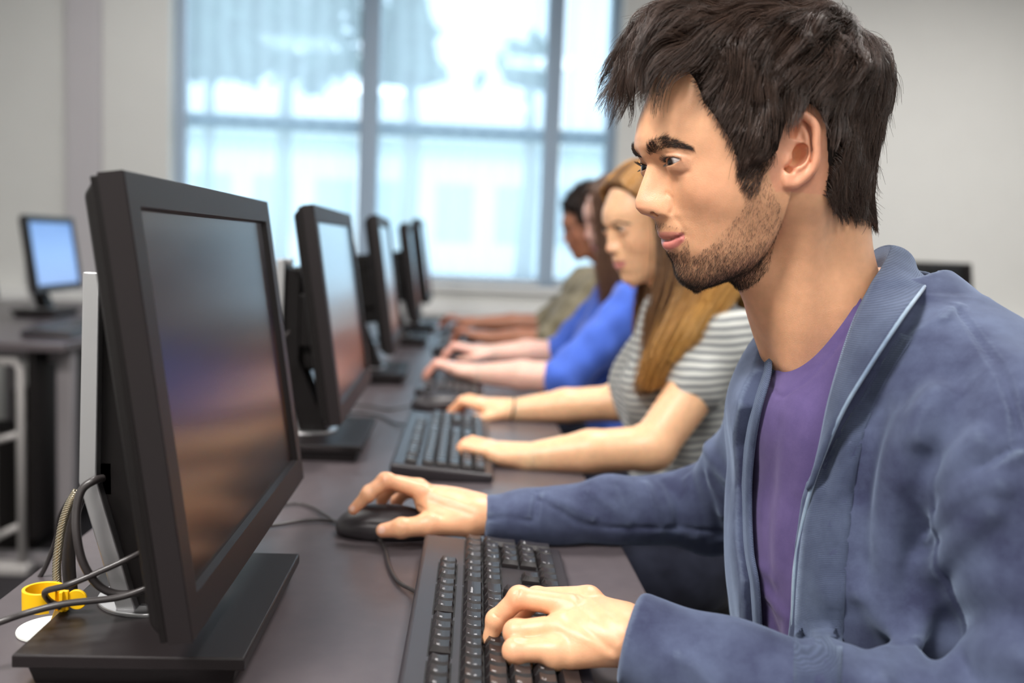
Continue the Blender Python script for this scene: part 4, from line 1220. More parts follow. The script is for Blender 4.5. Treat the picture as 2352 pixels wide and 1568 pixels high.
def stubble():
    m = beard_mask(HEAD_V)
    r = tri_sample(HEAD_V, HEAD_F, m > 0.02, 70000)
    bm = beard_mask(r)
    keep = RNG.random(len(r)) < bm**1.3
    r = r[keep]; n = len(r); g = HEAD.grad(r)
    d = np.stack([-0.25 + 0.35*RNG.normal(size=n), 0.15*RNG.normal(size=n), -1.0 + 0*r[:, 0]], 1)
    d -= g*((d*g).sum(1)*0.75)[:, None]; d = d/np.linalg.norm(d, axis=1, keepdims=True) + g*0.45
    L = RNG.uniform(0.0014, 0.0034, n)
    t = np.linspace(0, 1, 3)
    p = r[:, None, :] + (d*L[:, None])[:, None, :]*t[None, :, None]
    return strands(h2w(p), 0.00007, 0.00004)
def eyeball(c, gaze, iris, rad=0.0123):
    """sphere with iris and pupil tinted by angle from the gaze"""
    U, Vn = 48, 32; V = []; F = []
    for i in range(Vn+1):
        th = math.pi*i/Vn
        for j in range(U):
            ph = 2*math.pi*j/U
            V.append((math.cos(th), math.sin(th)*math.cos(ph), math.sin(th)*math.sin(ph)))
    V = np.array(V)
    for i in range(Vn):
        for j in range(U):
            F.append((i*U+j, (i+1)*U+j, (i+1)*U+(j+1) % U, i*U+(j+1) % U))
    ang = np.arccos(np.clip(V[:, 0], -1, 1))
    col = np.tile([0.60, 0.54, 0.51], (len(V), 1))
    m = sstep(-ang, -0.52, -0.46)[:, None]; col = col*(1-m) + np.array(iris)*m
    m = sstep(-ang, -0.23, -0.19)[:, None]; col = col*(1-m) + np.array([0.004]*3)*m
    R = rad*(1 + 0.055*np.exp(-(ang/0.42)**2))
    g = np.asarray(gaze, float); g /= np.linalg.norm(g)
    u = np.cross(g, [0, 0, 1]); u /= np.linalg.norm(u); w = np.cross(u, g)
    P_ = (V[:, :1]*g + V[:, 1:2]*u + V[:, 2:3]*w)*R[:, None] + c
    return P_, np.array(F), col
# ------------------------------------------------------------------ the man: torso volume, shirt, cardigan
W = lambda px, py, y: P(px, py, y)
SH_L, EL_L, WR_L = np.array([0.430, 0.690, 0.948]), np.array([0.425, 0.600, 0.735]), np.array([0.145, 0.722, 0.785])
SH_R, EL_R, WR_R = np.array([0.378, 1.000, 0.925]), np.array([0.325, 1.150, 0.775]), W(1108, 1190, 1.10)
def torso(off=0.0, k=0.05, h=0.003, vol=None):
    v = vol or Vol((0.10, 0.50, 0.40), (0.66, 1.26, 1.13), h)
    v.ell((0.400, 0.870, 0.865), (0.112+off, 0.165+off, 0.170+off), 0)
    v.ell((0.425, 0.872, 0.690), (0.112+off, 0.150+off, 0.220+off), 0.10)
    v.ell((0.360, 0.868, 0.945), (0.085+off, 0.100+off, 0.060+off), 0.04)
    v.cone((0.388, 0.955, 0.955), (0.425, 0.775, 0.958), 0.070+off, 0.070+off, k)
    v.cone(SH_R, (0.40, 0.87, 0.965), 0.056+off, 0.068+off, k)
    v.cone(SH_L, (0.41, 0.85, 0.965), 0.060+off, 0.070+off, k)
    v.cone((0.385, 0.865, 1.035), (0.405, 0.80, 0.985), 0.050+off, 0.055+off, 0.04)
    v.cone((0.385, 0.865, 1.035), (0.385, 0.93, 0.985), 0.050+off, 0.055+off, 0.04)
    return v
TORSO = torso()
TC = np.array([0.41, 0.87])
def tang(p):
    """angle round the trunk: 0 faces the desk, + towards the near side"""
    p = np.atleast_2d(p); return np.arctan2(-(p[:, 1]-TC[1]), -(p[:, 0]-TC[0]))
def on_torso(px, py, off=0.012, y0=0.6, y1=1.05): return TORSO.hit(px, py, y0, y1, off)
NEAR_EDGE = [on_torso(*q) for q in [(1985,690),(1954,756),(1908,907),(1882,1032),(1852,1143),(1830,1248),(1820,1360),(1818,1568),(1818,1700)]]
FAR_EDGE = [on_torso(*q, 0.012, 0.6, 1.02) for q in [(1775,800),(1768,860),(1745,946),(1732,1038),(1726,1130),(1730,1261),(1745,1360),(1755,1568),(1757,1700)]]
def edge_fn(E, shift=0.0):
    E = np.array(E); o = np.argsort(E[:, 2]); return E[o, 2], tang(E)[o] + shift
def make_shirt():
    v = Vol((0.20, 0.66, 0.62), (0.58, 1.06, 1.10), 0.0024)
    torso(0.001, vol=v)
    v.op(lambda X, Y, Z: (np.maximum(X - F32(0.43), F32(0.02) - X) + 0*Y + 0*Z), (0.2, 0.66, 0.62), (0.58, 1.06, 1.1), 0.0, 'and', m=0.0)
    # neckline scoop
    nk = [W(1762, 835, 0.88), W(1795, 890, 0.84), W(1850, 850, 0.80), W(1920, 760, 0.79), W(1990, 680, 0.80)]
    v._one(lambda X, Y, Z: (-((Z - F32(0.985)) - F32(1.63)*(X - F32(0.293)))/F32(1.91) + 0*Y).astype(F32), (0.20, 0.66, 0.93), (0.58, 1.06, 1.10), 0.002, 'cut', 0)
    v._one(lambda X, Y, Z: np.maximum(F32(0.350) - X, F32(1.045) - Z) + 0*Y, (0.20, 0.66, 0.93), (0.58, 1.06, 1.10), 0.002, 'cut', 0)
    v.stroke([v.hit(a_, b_, 0.65, 1.0) for a_, b_ in [(1766,878),(1782,905),(1802,912),(1850,880),(1905,822),(1950,762),(1985,705)]], .0016, -.0020)
    # soft folds
    for pts, r, a in [([(1830,930),(1800,1100),(1790,1300)], .012, .0022), ([(1860,960),(1840,1120)], .009, .0016), ([(1790,980),(1765,1150),(1770,1350)], .010, -.0018),
                      ([(1760,1360),(1810,1420),(1812,1470)], .007, .003), ([(1765,1400),(1800,1500),(1800,1560)], .008, -.003), ([(1745,1300),(1780,1330)], .006, .002)]:
        v.stroke([v.hit(a_, b_, 0.65, 1.0) for a_, b_ in pts], r, a)
    return v
def make_cardigan():
    v = Vol((0.0, 0.50, 0.58), (0.66, 1.27, 1.12), 0.0026)
    torso(0.016, vol=v)
    # sleeves
    v.chain([SH_L, EL_L + (0.01, 0, 0.0)], [0.066, 0.058], 0.035)
    v.chain([EL_L, EL_L*0.5 + WR_L*0.5 + (0, 0, -0.004), WR_L + (0.006, 0.0, 0.0)], [0.055, 0.046, 0.037], 0.02)
    v.chain([SH_R, EL_R], [0.064, 0.052], 0.035)
    wr = WR_R + (0.012, 0.003, 0.0)
    v.chain([EL_R, EL_R*0.5 + wr*0.5 + (0, 0.0, 0.004), wr*0.86 + EL_R*0.14, wr], [0.048, 0.040, 0.031, 0.028], 0.02)
    # hollow under the open front
    zn, an = edge_fn(NEAR_EDGE); zf, af = edge_fn(FAR_EDGE, -0.20)
    def opening(X, Y, Z):
        a = np.arctan2(-(Y - F32(TC[1])), -(X - F32(TC[0])))
        rr = np.sqrt((X-F32(TC[0]))**2 + (Y-F32(TC[1]))**2)
        lo = np.interp(Z[0, 0], zf, af)[None, None, :]; hi = np.interp(Z[0, 0], zn, an)[None, None, :]
        d = np.maximum(lo - a, a - hi) * rr
        return np.maximum(np.maximum(d, 0.045 - rr), rr - 0.20).astype(F32)
    v._one(opening, (0.10, 0.6, 0.5), (0.46, 1.1, 1.14), 0.004, 'cut', 0)
    # neck hole
    nc_ = np.array([0.368, 0.866, 1.10])
    v.op(lambda X, Y, Z: d_ell(X, Y, Z, nc_, (0.072, 0.070, 0.105), rotm(0, -0.25, 0)), nc_-0.13, nc_+0.13, 0.006, 'cut')
    # inner face: keep a cloth thickness only where it shows
    H = lambda a, b, y0=0.52, y1=1.2: v.hit(a, b, y0, y1)
    S = [  # fold lines seen on the near side: points, width, height
     ([(2110,690),(2085,740),(2010,860),(1948,965),(1888,1085)], .009, -.0055),
     ([(1990,900),(1968,1000),(1957,1130),(1945,1300),(1931,1568)], .0025, -.0014),
     ([(2080,975),(2056,1060),(2035,1180),(2030,1400)], .011, .0036), ([(2135,950),(2085,1050),(2058,1200),(2045,1420),(2040,1560)], .015, .0055),
     ([(2108,1060),(2100,1200),(2100,1330),(2085,1560)], .014, -.0095),
     ([(2010,940),(1992,1100),(1990,1300),(1980,1560)], .013, -.0050), ([(1950,1010),(1925,1150),(1905,1350),(1895,1560)], .012, .0030), ([(1985,1180),(1968,1340),(1960,1560)], .010, .0030),
     ([(2341,1025),(2256,1077),(2177,1143),(2125,1228)], .0028, -.0034), ([(2341,1040),(2260,1092),(2185,1158),(2135,1240)], .004, .0026),
     ([(2190,697),(2255,790),(2308,868),(2341,1000)], .0028, -.0028),
     ([(2155,1200),(2230,1130),(2290,1110)], .009, .0050), ([(2125,1330),(2210,1230),(2270,1170)], .008, .0058), ([(2120,1300),(2105,1430),(2098,1568)], .010, .0060),
     ([(2180,1440),(2260,1420),(2350,1430)], .016, -.0060), ([(2140,1560),(2220,1500),(2350,1500)], .014, .0050),
     ([(2150,900),(2100,1000),(2090,1100)], .012, .0030), ([(2200,860),(2170,960),(2150,1060)], .014, -.0030),
     ([(2250,1010),(2180,1080),(2130,1150)], .009, .0032),
     ([(2160,735),(2100,770),(2050,830),(2010,900)], .0030, .0018),
     ([(2170,730),(2200,700)], .004, .0022),
    ]
    for pts, r, a in S:
        q = smooth_path([H(*p) for p in pts], 3)
        v.stroke(q, r, a*(1.3 if r < 0.004 else 2.3 if a > 0 else 1.5))
    # creases of the far sleeve
    R = [([(1235,1132),(1228,1180),(1222,1250)], .004, -.0022), ([(1238,1150),(1290,1175),(1340,1205),(1420,1212),(1560,1212),(1660,1225)], .0030, -.0022),
         ([(1250,1140),(1300,1160),(1360,1190)], .006, .0026), ([(1480,1110),(1500,1160),(1520,1215)], .006, .0030), ([(1530,1105),(1550,1150),(1560,1205)], .006, -.0034),
         ([(1580,1100),(1590,1150),(1600,1230)], .007, .0036), ([(1620,1095),(1640,1150),(1655,1230)], .007, -.0036), ([(1420,1118),(1450,1170)], .006, -.0022),
         ([(1350,1130),(1400,1160),(1440,1200)], .005, .0022), ([(1120,1190),(1160,1188),(1220,1196)], .0022, -.0016),
         ([(1600,1000),(1640,1060),(1670,1100)], .010, .004), ([(1630,1090),(1660,1180)], .008, .004)]
    for pts, r, a in R:
        v.stroke(smooth_path([H(*p, 0.95, 1.26) for p in pts], 3), r, a*1.3)
    for (px, py) in [(1470,1463),(1620,1545)]: pass
    v.stroke(smooth_path([H(1560,1505), H(1600,1530), H(1640,1568)], 3), .006, .004)
    for wr_, el_, o_ in ((WR_L, EL_L, -0.002), (WR_R, EL_R, 0.0)):      # cuff mouths end square
        a_ = (wr_ - el_)/np.linalg.norm(wr_ - el_); c_ = wr_ + a_*(0.040 - o_)
        R_ = Vector((0, 0, 1)).rotation_difference(Vector(a_)).to_matrix(); R_ = np.array(R_)
        def slab(X, Y, Z):
            x, y, z = X - F32(c_[0]), Y - F32(c_[1]), Z - F32(c_[2])
            l = x*F32(a_[0]) + y*F32(a_[1]) + z*F32(a_[2]); rr = np.sqrt(np.maximum(x*x + y*y + z*z - l*l, 0))
            return np.maximum(np.abs(l) - F32(0.040), rr - F32(0.06))
        v.op(slab, c_ - 0.075, c_ + 0.075, 0.004, 'cut')
    # fine irregular drape
    ph = np.random.default_rng(3).random(12)*6.28
    def drape(X, Y, Z):
        s = 0
        for i, (kx, ky, kz, am) in enumerate([(60, 35, 12, .0011), (-40, 70, 25, .0009), (85, -55, 40, .0006), (20, 110, -30, .0005)]):
            s = s + am*np.sin(X*kx + Y*ky + Z*kz + ph[i])
        return s.astype(F32)
    v.f += drape(v.ax[0][:, None, None], v.ax[1][None, :, None], v.ax[2][None, None, :])
    return v
CARD = make_cardigan()
def ribbon(I, O, n, lift, nrm=None, rows=9, thick=0.0022):
    """cloth strip between two edge curves, bulged along the outward direction"""
    I = smooth_path(I, n); O = smooth_path(O, n)
    out = []
    for i, (a, b) in enumerate(zip(I, O)):
        m = (a+b)/2; nn = m - np.array([TC[0], TC[1], m[2]]); nn[2] = 0.02; nn /= np.linalg.norm(nn)
        out.append([tuple(a*(1-t) + b*t + nn*lift*math.sin(math.pi*min(1, t*1.0))) for t in np.linspace(0, 1, rows)])
    return out
# ------------------------------------------------------------------ the man's hands
HW = lambda px, py, y: P(px, py, y)
def finger(v, pts, rs, k=0.005, crease=True):
    v.chain(pts, rs, k)
    for i in range(1, len(pts)-1):      # knuckle swelling
        v.ell(pts[i], (rs[i]*1.06,)*3, 0.004)
def hand_left():
    v = Vol((0.02, 0.655, 0.740), (0.215, 0.835, 0.860), 0.0009)
    wr = np.array([0.140, 0.738, 0.783])
    M_ = dict(i=HW(1352,1372,.772), m=HW(1312,1392,.757), r=HW(1284,1440,.740), p=HW(1278,1492,.724))
    for k_, r1 in (('i', .0105), ('m', .0108), ('r', .0105), ('p', .0098)):
        q = M_[k_] + (0, 0, -0.006); w_ = wr + (0, {'i': .014, 'm': .006, 'r': -.006, 'p': -.014}[k_], 0.002)
        v.cone(w_, q, 0.0185, r1+0.001, 0.012)
    v.ell((M_['m']+M_['r'])/2*0.5 + wr*0.5 + (0, 0, -0.006), (0.034, 0.026, 0.019), 0.012)
    for k_ in 'imrp': v.ell(M_[k_] + (0, 0, -.001), (.0098, .0090, .0085), 0.007)
    finger(v, [M_['m'], HW(1192,1372,.768), HW(1140,1423,.771), HW(1124,1468,.7695)], [.0098, .0088, .0080, .0062])
    finger(v, [M_['i'], HW(1232,1372,.792), HW(1178,1428,.790), HW(1160,1462,.787)], [.0098, .0086, .0076, .0060])
    finger(v, [M_['r'], HW(1186,1452,.748), HW(1192,1492,.762), HW(1216,1496,.762)], [.0100, .0098, .0082, .0066])
    finger(v, [M_['p'], HW(1184,1494,.728), HW(1196,1536,.732), HW(1236,1548,.738)], [.0098, .0094, .0080, .0066])
    finger(v, [wr + (-.012, .018, -.006), HW(1340,1440,.792), HW(1270,1480,.800), HW(1215,1488,.800)], [.014, .0125, .0105, .0080], 0.010)
    v.cone(wr, WR_L + (0.05, -0.012, -0.002), 0.0235, 0.026, 0.012, flat=((0, 0, 1), .85))
    v.ell(wr + (0.012, -0.018, 0.012), (0.010, 0.008, 0.008), 0.010)
    H = lambda a, b: v.hit(a, b, 0.66, 0.83)
    for pts, r_, a_ in [([(1318,1385),(1360,1425),(1420,1480)], .0035, .0009), ([(1290,1440),(1350,1470),(1410,1510)], .0035, .0008), ([(1352,1375),(1400,1420),(1450,1470)], .003, .0008),
                        ([(1300,1415),(1350,1450),(1400,1490)], .003, -.0008), ([(1278,1468),(1240,1464),(1190,1470)], .0022, -.0010), ([(1330,1372),(1270,1350),(1230,1345)], .002, -.0007),
                        ([(1186,1360),(1180,1372)], .0009, -.0007), ([(1196,1356),(1192,1368)], .0009, -.0006), ([(1136,1412),(1146,1418)], .0008, -.0006), ([(1240,1410),(1262,1414)], .0015, -.0010)]:
        v.stroke([H(*p) for p in pts], r_, a_)
    return v
def hand_right():
    v = Vol((-0.140, 1.03, 0.738), (0.075, 1.205, 0.870), 0.0011)
    wr = W(1092, 1183, 1.104)
    M_ = dict(i=HW(972,1128,1.112), m=HW(962,1118,1.132), r=HW(966,1122,1.152), p=HW(980,1136,1.168))
    for k_, r1, dy in (('i', .0110, -.008), ('m', .0110, 0), ('r', .0105, .008), ('p', .0098, .015)):
        v.cone(wr + (0, dy, 0.001), M_[k_] + (0, 0, -0.005), 0.0195, r1, 0.012)
    v.ell(M_['m']*0.5 + wr*0.5 + (0, 0.002, -0.006), (0.036, 0.030, 0.019), 0.012)
    for k_ in 'imrp': v.ell(M_[k_], (.0098, .0088, .0085), 0.007)
    finger(v, [M_['i'], HW(890,1104,1.108), HW(845,1136,1.104), HW(812,1170,1.102)], [.0098, .0088, .0080, .0062])
    finger(v, [M_['m'], HW(884,1103,1.134), HW(848,1130,1.134), HW(824,1158,1.134)], [.0098, .0088, .0080, .0062])
    finger(v, [M_['r'], HW(908,1112,1.158), HW(880,1138,1.160), HW(876,1158,1.158)], [.0095, .0085, .0076, .0062])
    finger(v, [M_['p'], HW(936,1128,1.178), HW(912,1150,1.184), HW(905,1168,1.182)], [.0088, .0078, .0070, .0058])
    finger(v, [wr + (-.014, -.012, -.006), HW(985,1206,1.078), HW(922,1212,1.072), HW(880,1218,1.074)], [.0160, .0120, .0108, .0082], 0.012)
    v.cone(HW(1000,1160,1.105), HW(985,1195,1.085), 0.008, 0.008, 0.014)
    v.cone(wr, WR_R + (0.045, 0.006, 0.0), 0.0215, 0.023, 0.012, flat=((0, 0, 1), .92))
    H = lambda a, b: v.hit(a, b, 1.04, 1.2)
    for pts, r_, a_ in [([(980,1125),(1020,1140),(1070,1158)], .004, .0009), ([(990,1150),(1030,1168),(1080,1180)], .004, -.0009), ([(962,1165),(985,1175),(1015,1185)], .003, -.0014),
                        ([(893,1092),(896,1106)], .0012, -.0008), ([(886,1094),(888,1106)], .001, -.0007), ([(925,1203),(927,1222)], .0012, -.0007)]:
        v.stroke([H(*p) for p in pts], r_, a_)
    return v
HAND_L = hand_left(); HAND_R = hand_right()
NAILS = {1: [(HW(1117,1466,.778), .0052), (HW(1150,1462,.795), .005)], 2: [(HW(806,1168,1.094), .0052), (HW(873,1216,1.064), .0065)]}
def hand_color(V, which):
    c = np.tile([0.78, 0.415, 0.235], (len(V), 1)).astype(float)
    def mix(m, col): nonlocal c; m = np.clip(m, 0, 1)[:, None]; c = c*(1-m) + np.array(col)*m
    L = [(1192,1372,.768),(1186,1452,.748),(1184,1494,.728),(1312,1392,.757),(1352,1372,.772),(1122,1468,.781)] if which == 1 else [(890,1104,1.108),(812,1170,1.102),(880,1218,1.074),(972,1128,1.112),(985,1206,1.078)]
    for q in L:
        mix(0.38*np.exp(-(np.linalg.norm(V - HW(*q), axis=1)/0.011)**2), (0.78,0.27,0.17))
    for p, r_ in NAILS[which]:
        d = np.linalg.norm(V - p, axis=1); mix(0.75*(1 - sstep(d, r_*0.75, r_)), (0.88,0.60,0.50))
    return c
# ------------------------------------------------------------------ the man in front, assembled
def add_strands(name, data, mat, parent, label=None):
    V, F, C = data
    me = np_mesh(name, V, F)
    if C is not None: set_color(me, C)
    return tag(link_mesh(name, me, mat, parent), label)
man = thing('person', (0.40, 0.87, 0.46), 'young man with dark brown hair and stubble in a blue-grey cardigan over a purple T-shirt', 'person', 'students seated along the desk')
_parts = [(h2w(HEAD_V), HEAD_F)]; _cols = [skin_color(HEAD_V.astype(float))]
for v_, sp_ in ((HAND_L, 1), (HAND_R, 2)):
    V_, F_ = v_.mesh(); _parts.append((V_, F_)); _cols.append(hand_color(V_, sp_))
_bv = Vol((0.0, 0.52, 0.45), (0.60, 1.24, 1.10), 0.005)
torso(-0.010, vol=_bv)
_bv.chain([SH_L, EL_L, WR_L + (0.02, 0, 0)], [0.045, 0.036, 0.024], 0.02).chain([SH_R, EL_R, WR_R + (0.02, 0, 0)], [0.045, 0.036, 0.022], 0.02)
V_, F_ = _bv.mesh(); _parts.append((V_, F_)); _cols.append(np.tile([0.78, 0.415, 0.235], (len(V_), 1)))
V_, F_ = join_meshes(_parts)
_me = np_mesh('body', V_, F_); set_color(_me, np.concatenate(_cols))
body = link_mesh('body', _me, M_SKIN, man)
hair_o = add_strands('hair', build_hair(), M_HAIR, man)
V_, F_ = hair_cap(); link_mesh('hair_base', np_mesh('hair_base', h2w(V_), F_), M_CAP, hair_o); hair_o.children[0].location = (0, 0, 0)
for s in (-1, 1):
    add_strands('eyebrow', brow(s), M_BROW, man)
    add_strands('eyelashes', lashes(s), M_BROW, man)
    V_, F_, C_ = eyeball(h2w(EYE*np.array([1, -s, 1])), HM @ np.array([-1, -.08, -.20]), (0.022, 0.011, 0.007))
    me = np_mesh('eye', V_, F_); set_color(me, C_); link_mesh('eye', me, M_EYE, man)
add_strands('beard_stubble', stubble(), M_BROW, man)
# clothing
V_, F_ = make_shirt().mesh(); link_mesh('t_shirt', np_mesh('t_shirt', V_, F_), M_SHIRT, man)
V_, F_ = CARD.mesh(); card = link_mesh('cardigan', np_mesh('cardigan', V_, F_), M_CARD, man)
# near lapel and shawl collar: up the front, over the near side, round the back of the neck
ot = lambda px, py, off: TORSO.hit(px, py, 0.6, 1.05, off)
Inn = [P(2003,582,.925), P(2022,570,.905), P(2046,567,.872), P(2040,590,.845), P(2022,622,.820), P(1996,664,.800), ot(1954,756,.020), ot(1908,907,.018), ot(1882,1032,.016), ot(1858,1125,.016)]
Out = [P(2012,640,.945), P(2050,640,.940), P(2090,612,.895), P(2108,628,.855), P(2128,642,.820), P(2122,660,.785), ot(2072,728,.036), ot(1993,848,.034), ot(1928,960,.030), ot(1864,1120,.020)]
def collar_sheet(I, O, n=8, rows=11):
    I = smooth_path(I, n); O = smooth_path(O, n); out = []
    N_ = len(I)
    for i, (a, b) in enumerate(zip(I, O)):
        u = i/(N_-1); m = (a+b)/2; nn = m - np.array([0.385, 0.868, m[2]]); nn /= np.linalg.norm(nn); nn[2] = 0.5 if u < 0.55 else 0.1; nn /= np.linalg.norm(nn)
        out.append([tuple(a*(1-t) + b*t + nn*0.010*math.sin(math.pi*t**0.8)*(1-0.6*u)) for t in np.linspace(0, 1, rows)])
    return out
mb = MB().grid(collar_sheet(Inn, Out)); o = mb.build('lapel', M_RIB, card, smooth=True, solid=0.003); o.location = (0, 0, 0)
Is = smooth_path(Inn[:6], 6)
rows = []
for n_, p in enumerate(Is):
    q_ = 1 - 0.75*n_/(len(Is)-1)
    ax_ = np.array([0.375, 0.868, p[2]]); d_ = (ax_ - p); d_ /= np.linalg.norm(d_)
    rows.append([tuple(p), tuple(p + d_*0.003 + (0, 0, -0.015*q_)), tuple(p + d_*0.006 + (0, 0, -0.035*q_)), tuple(p + d_*0.004 + (0, 0, -0.060*q_))])
o = MB().grid(rows).build('collar_stand', M_RIB, card, smooth=True, solid=0.002); o.location = (0, 0, 0)
e_ = MB().tube(smooth_path(Out + [ot(1832,1260,.015), ot(1822,1360,.015), ot(1820,1568,.015), ot(1820,1690,.015)], 6), 0.0017, 8); o = e_.build('hem_edge', M_EDGE_, card, smooth=True); o.location = (0, 0, 0)
# ribbed band down the near front
BI = [(2068,765),(2002,875),(1940,975),(1882,1090),(1848,1200),(1834,1300),(1826,1420),(1823,1568),(1822,1700)]
BO = [(2098,775),(2048,850),(2012,925),(1984,1000),(1962,1120),(1948,1260),(1938,1420),(1931,1568),(1926,1700)]
I_ = smooth_path([np.array(q, float) for q in BI], 7); O_ = smooth_path([np.array(q, float) for q in BO], 7)
rows = []
for a, b in zip(I_, O_):
    rows.append([tuple(CARD.hit(*(a*(1-t) + b*t), 0.55, 1.0, 0.0012)) for t in np.linspace(0, 1, 8)])
o = MB().grid(rows).build('front_band', M_RIB, card, smooth=True, solid=0.0012); o.location = (0, 0, 0)
# far front edge, seen past the shirt
FI = [TORSO.hit(*q, 0.6, 1.03, .010) for q in [(1770,805),(1768,860),(1745,946),(1730,1038),(1724,1130),(1728,1261),(1743,1360),(1753,1568),(1755,1690)]]
FO = [P(*q) for q in [(1767,792,0.935),(1735,860,0.955),(1700,946,0.965),(1680,1025,0.965),(1677,1130,0.955),(1684,1261,0.945),(1702,1353,0.94),(1705,1523,0.94),(1705,1690,0.94)]]
o = MB().grid(ribbon(FI, FO, 6, 0.004)).build('far_front_band', M_RIB, card, smooth=True, solid=0.003); o.location = (0, 0, 0)
o = MB().tube(smooth_path(FO, 6), 0.0019, 8).build('hem_edge', M_EDGE_, card, smooth=True); o.location = (0, 0, 0)
# seated lower body
v = Vol((-0.20, 0.62, 0.02), (0.66, 1.13, 0.80), 0.006)
v.ell((0.44, 0.87, 0.56), (0.125, 0.165, 0.12), 0)
for s, sy in ((-1, 0.0), (1, 0.01)):
    v.chain([(0.44, 0.87+s*0.09, 0.53), (0.02, 0.87+s*0.13, 0.53), (0.06, 0.87+s*0.14, 0.10)], [0.085, 0.062, 0.045], 0.04)
V_, F_ = v.mesh(); link_mesh('trousers', np_mesh('trousers', V_, F_), M_JEANS, man)
M_SHOE = material('black_shoe', (0.015, 0.013, 0.013), 0.4)
for s in (-1, 1):
    v = Vol((-0.16, 0.87+s*0.14-0.07, -0.01), (0.14, 0.87+s*0.14+0.07, 0.13), 0.005)
    v.cone((0.07, 0.87+s*0.14, 0.045), (-0.08, 0.87+s*0.14, 0.036), 0.043, 0.034, 0.01).ell((0.065, 0.87+s*0.14, 0.08), (0.045, 0.042, 0.05), 0.02)
    V_, F_ = v.mesh(); V_[:, 2] = np.maximum(V_[:, 2], 0.002); link_mesh('shoe', np_mesh('shoe', V_, F_), M_SHOE, man)
# ------------------------------------------------------------------ the three women along the desk
HV0 = HEAD_V.astype(float)
def woman_head(s, nose_px, y, yaw, slim=0.90, drop=0.0):
    """reshape the head to softer proportions and put its nose tip where the photo has it"""
    V = HV0.copy()
    nt = N(1459, 466)
    g = np.exp(-(((V[:, 2]-nt[2]-0.004)/0.020)**2)) * np.exp(-(V[:, 1]/0.020)**2) * (V[:, 0] < nt[0]+0.05)
    V[:, 0] += 0.0075*g
    br = np.exp(-(((V[:, 2]-_Z(335))/0.010)**2)) * (V[:, 0] < nt[0]+0.045)
    V[:, 0] += 0.0025*br
    low = sstep(-V[:, 2], -_Z(520), -_Z(680))
    V[:, 1] *= (0.95 - (0.95-slim)*low)
    V[:, 0] += low*0.004
    neck = sstep(-V[:, 2], -_Z(640), -_Z(720))
    ax_ = N(1880, 700)[0]
    V[:, 1] *= 1 - 0.20*neck; V[:, 0] = ax_ + (V[:, 0]-ax_)*(1 - 0.20*neck)
    V *= s
    c, s_ = math.cos(yaw), math.sin(yaw)
    M = np.array([[c, -s_, 0], [s_, c, 0], [0, 0, 1.0]])
    tip = np.array([nt[0]+0.0075, 0, nt[2]])*s
    loc = P(nose_px[0], nose_px[1], y) - M @ tip
    return V, M, loc
def simple_hand(v, wr, d, s, sc=0.92, curl=1.0, lift=0.0):
    """relaxed hand, palm down: d = forward unit vector, s = side of the thumb along y"""
    d = np.asarray(d, float); d /= np.linalg.norm(d); l = np.array([-d[1], d[0], 0.0]); up = np.array([0, 0, 1.0])
    if l[1] < 0: l = -l
    q = lambda f, t, z: np.asarray(wr) + (d*f + l*t + up*z)*sc
    for i, (t0, L) in enumerate([(0.027, .90), (0.009, 1.0), (-0.009, .96), (-0.026, .80)]):
        t = t0*s
        v.cone(wr, q(0.078, t*0.95, 0.012), 0.019*sc, 0.0105*sc, 0.012)
        v.chain([q(0.078, t, 0.014), q(0.078+0.040*L, t*1.2, 0.016*curl+0.004), q(0.078+0.062*L, t*1.3, -0.004), q(0.078+0.070*L, t*1.3, -0.020)], [.0095*sc, .0085*sc, .0078*sc, .0064*sc], 0.006)
    v.ell(q(0.040, 0, 0.002), (0.036*sc, 0.032*sc, 0.017*sc), 0.012)
    v.chain([q(0.015, 0.018*s, -0.004), q(0.048, 0.042*s, -0.010), q(0.076, 0.046*s, -0.014), q(0.098, 0.040*s, -0.018)], [.0140*sc, .0110*sc, .0095*sc, .0075*sc], 0.010)
def lock(keys, spread, n, k=14, seed=0, wav=0.004, r=0.0006, col=(0.3, 0.15, 0.05), var=0.35, tip=0.6):
    """a family of long hairs following key points, spread across"""
    rg = np.random.default_rng(seed)
    base = np.array(smooth_path([np.asarray(p, float) for p in keys], 6)); m = len(base)
    u = np.linspace(0, m-1.001, k); i = u.astype(int); t = (u-i)[:, None]; c = base[i]*(1-t) + base[i+1]*t
    sp = np.array(spread); off = rg.normal(size=(n, 1, 3))*sp[None, None, :]
    w = np.linspace(1, tip, k)[None, :, None]
    ph = rg.random((n, 1, 3))*6.28; wave = np.sin(np.linspace(0, 7, k)[None, :, None] + ph)*wav
    p = c[None] + off*w + wave
    lim = rg.uniform(0.80, 1.0, (n, 1)); uu = np.linspace(0, 1, k)[None, :]*lim*(k-1); ii = np.minimum(uu.astype(int), k-2); tt = (uu-ii)[:, :, None]
    rr = np.arange(n)[:, None]
    p = p[rr, ii]*(1-tt) + p[rr, ii+1]*tt
    colr = np.array(col)[None]*rg.uniform(1-var, 1+var, (n, 1))
    return p, colr
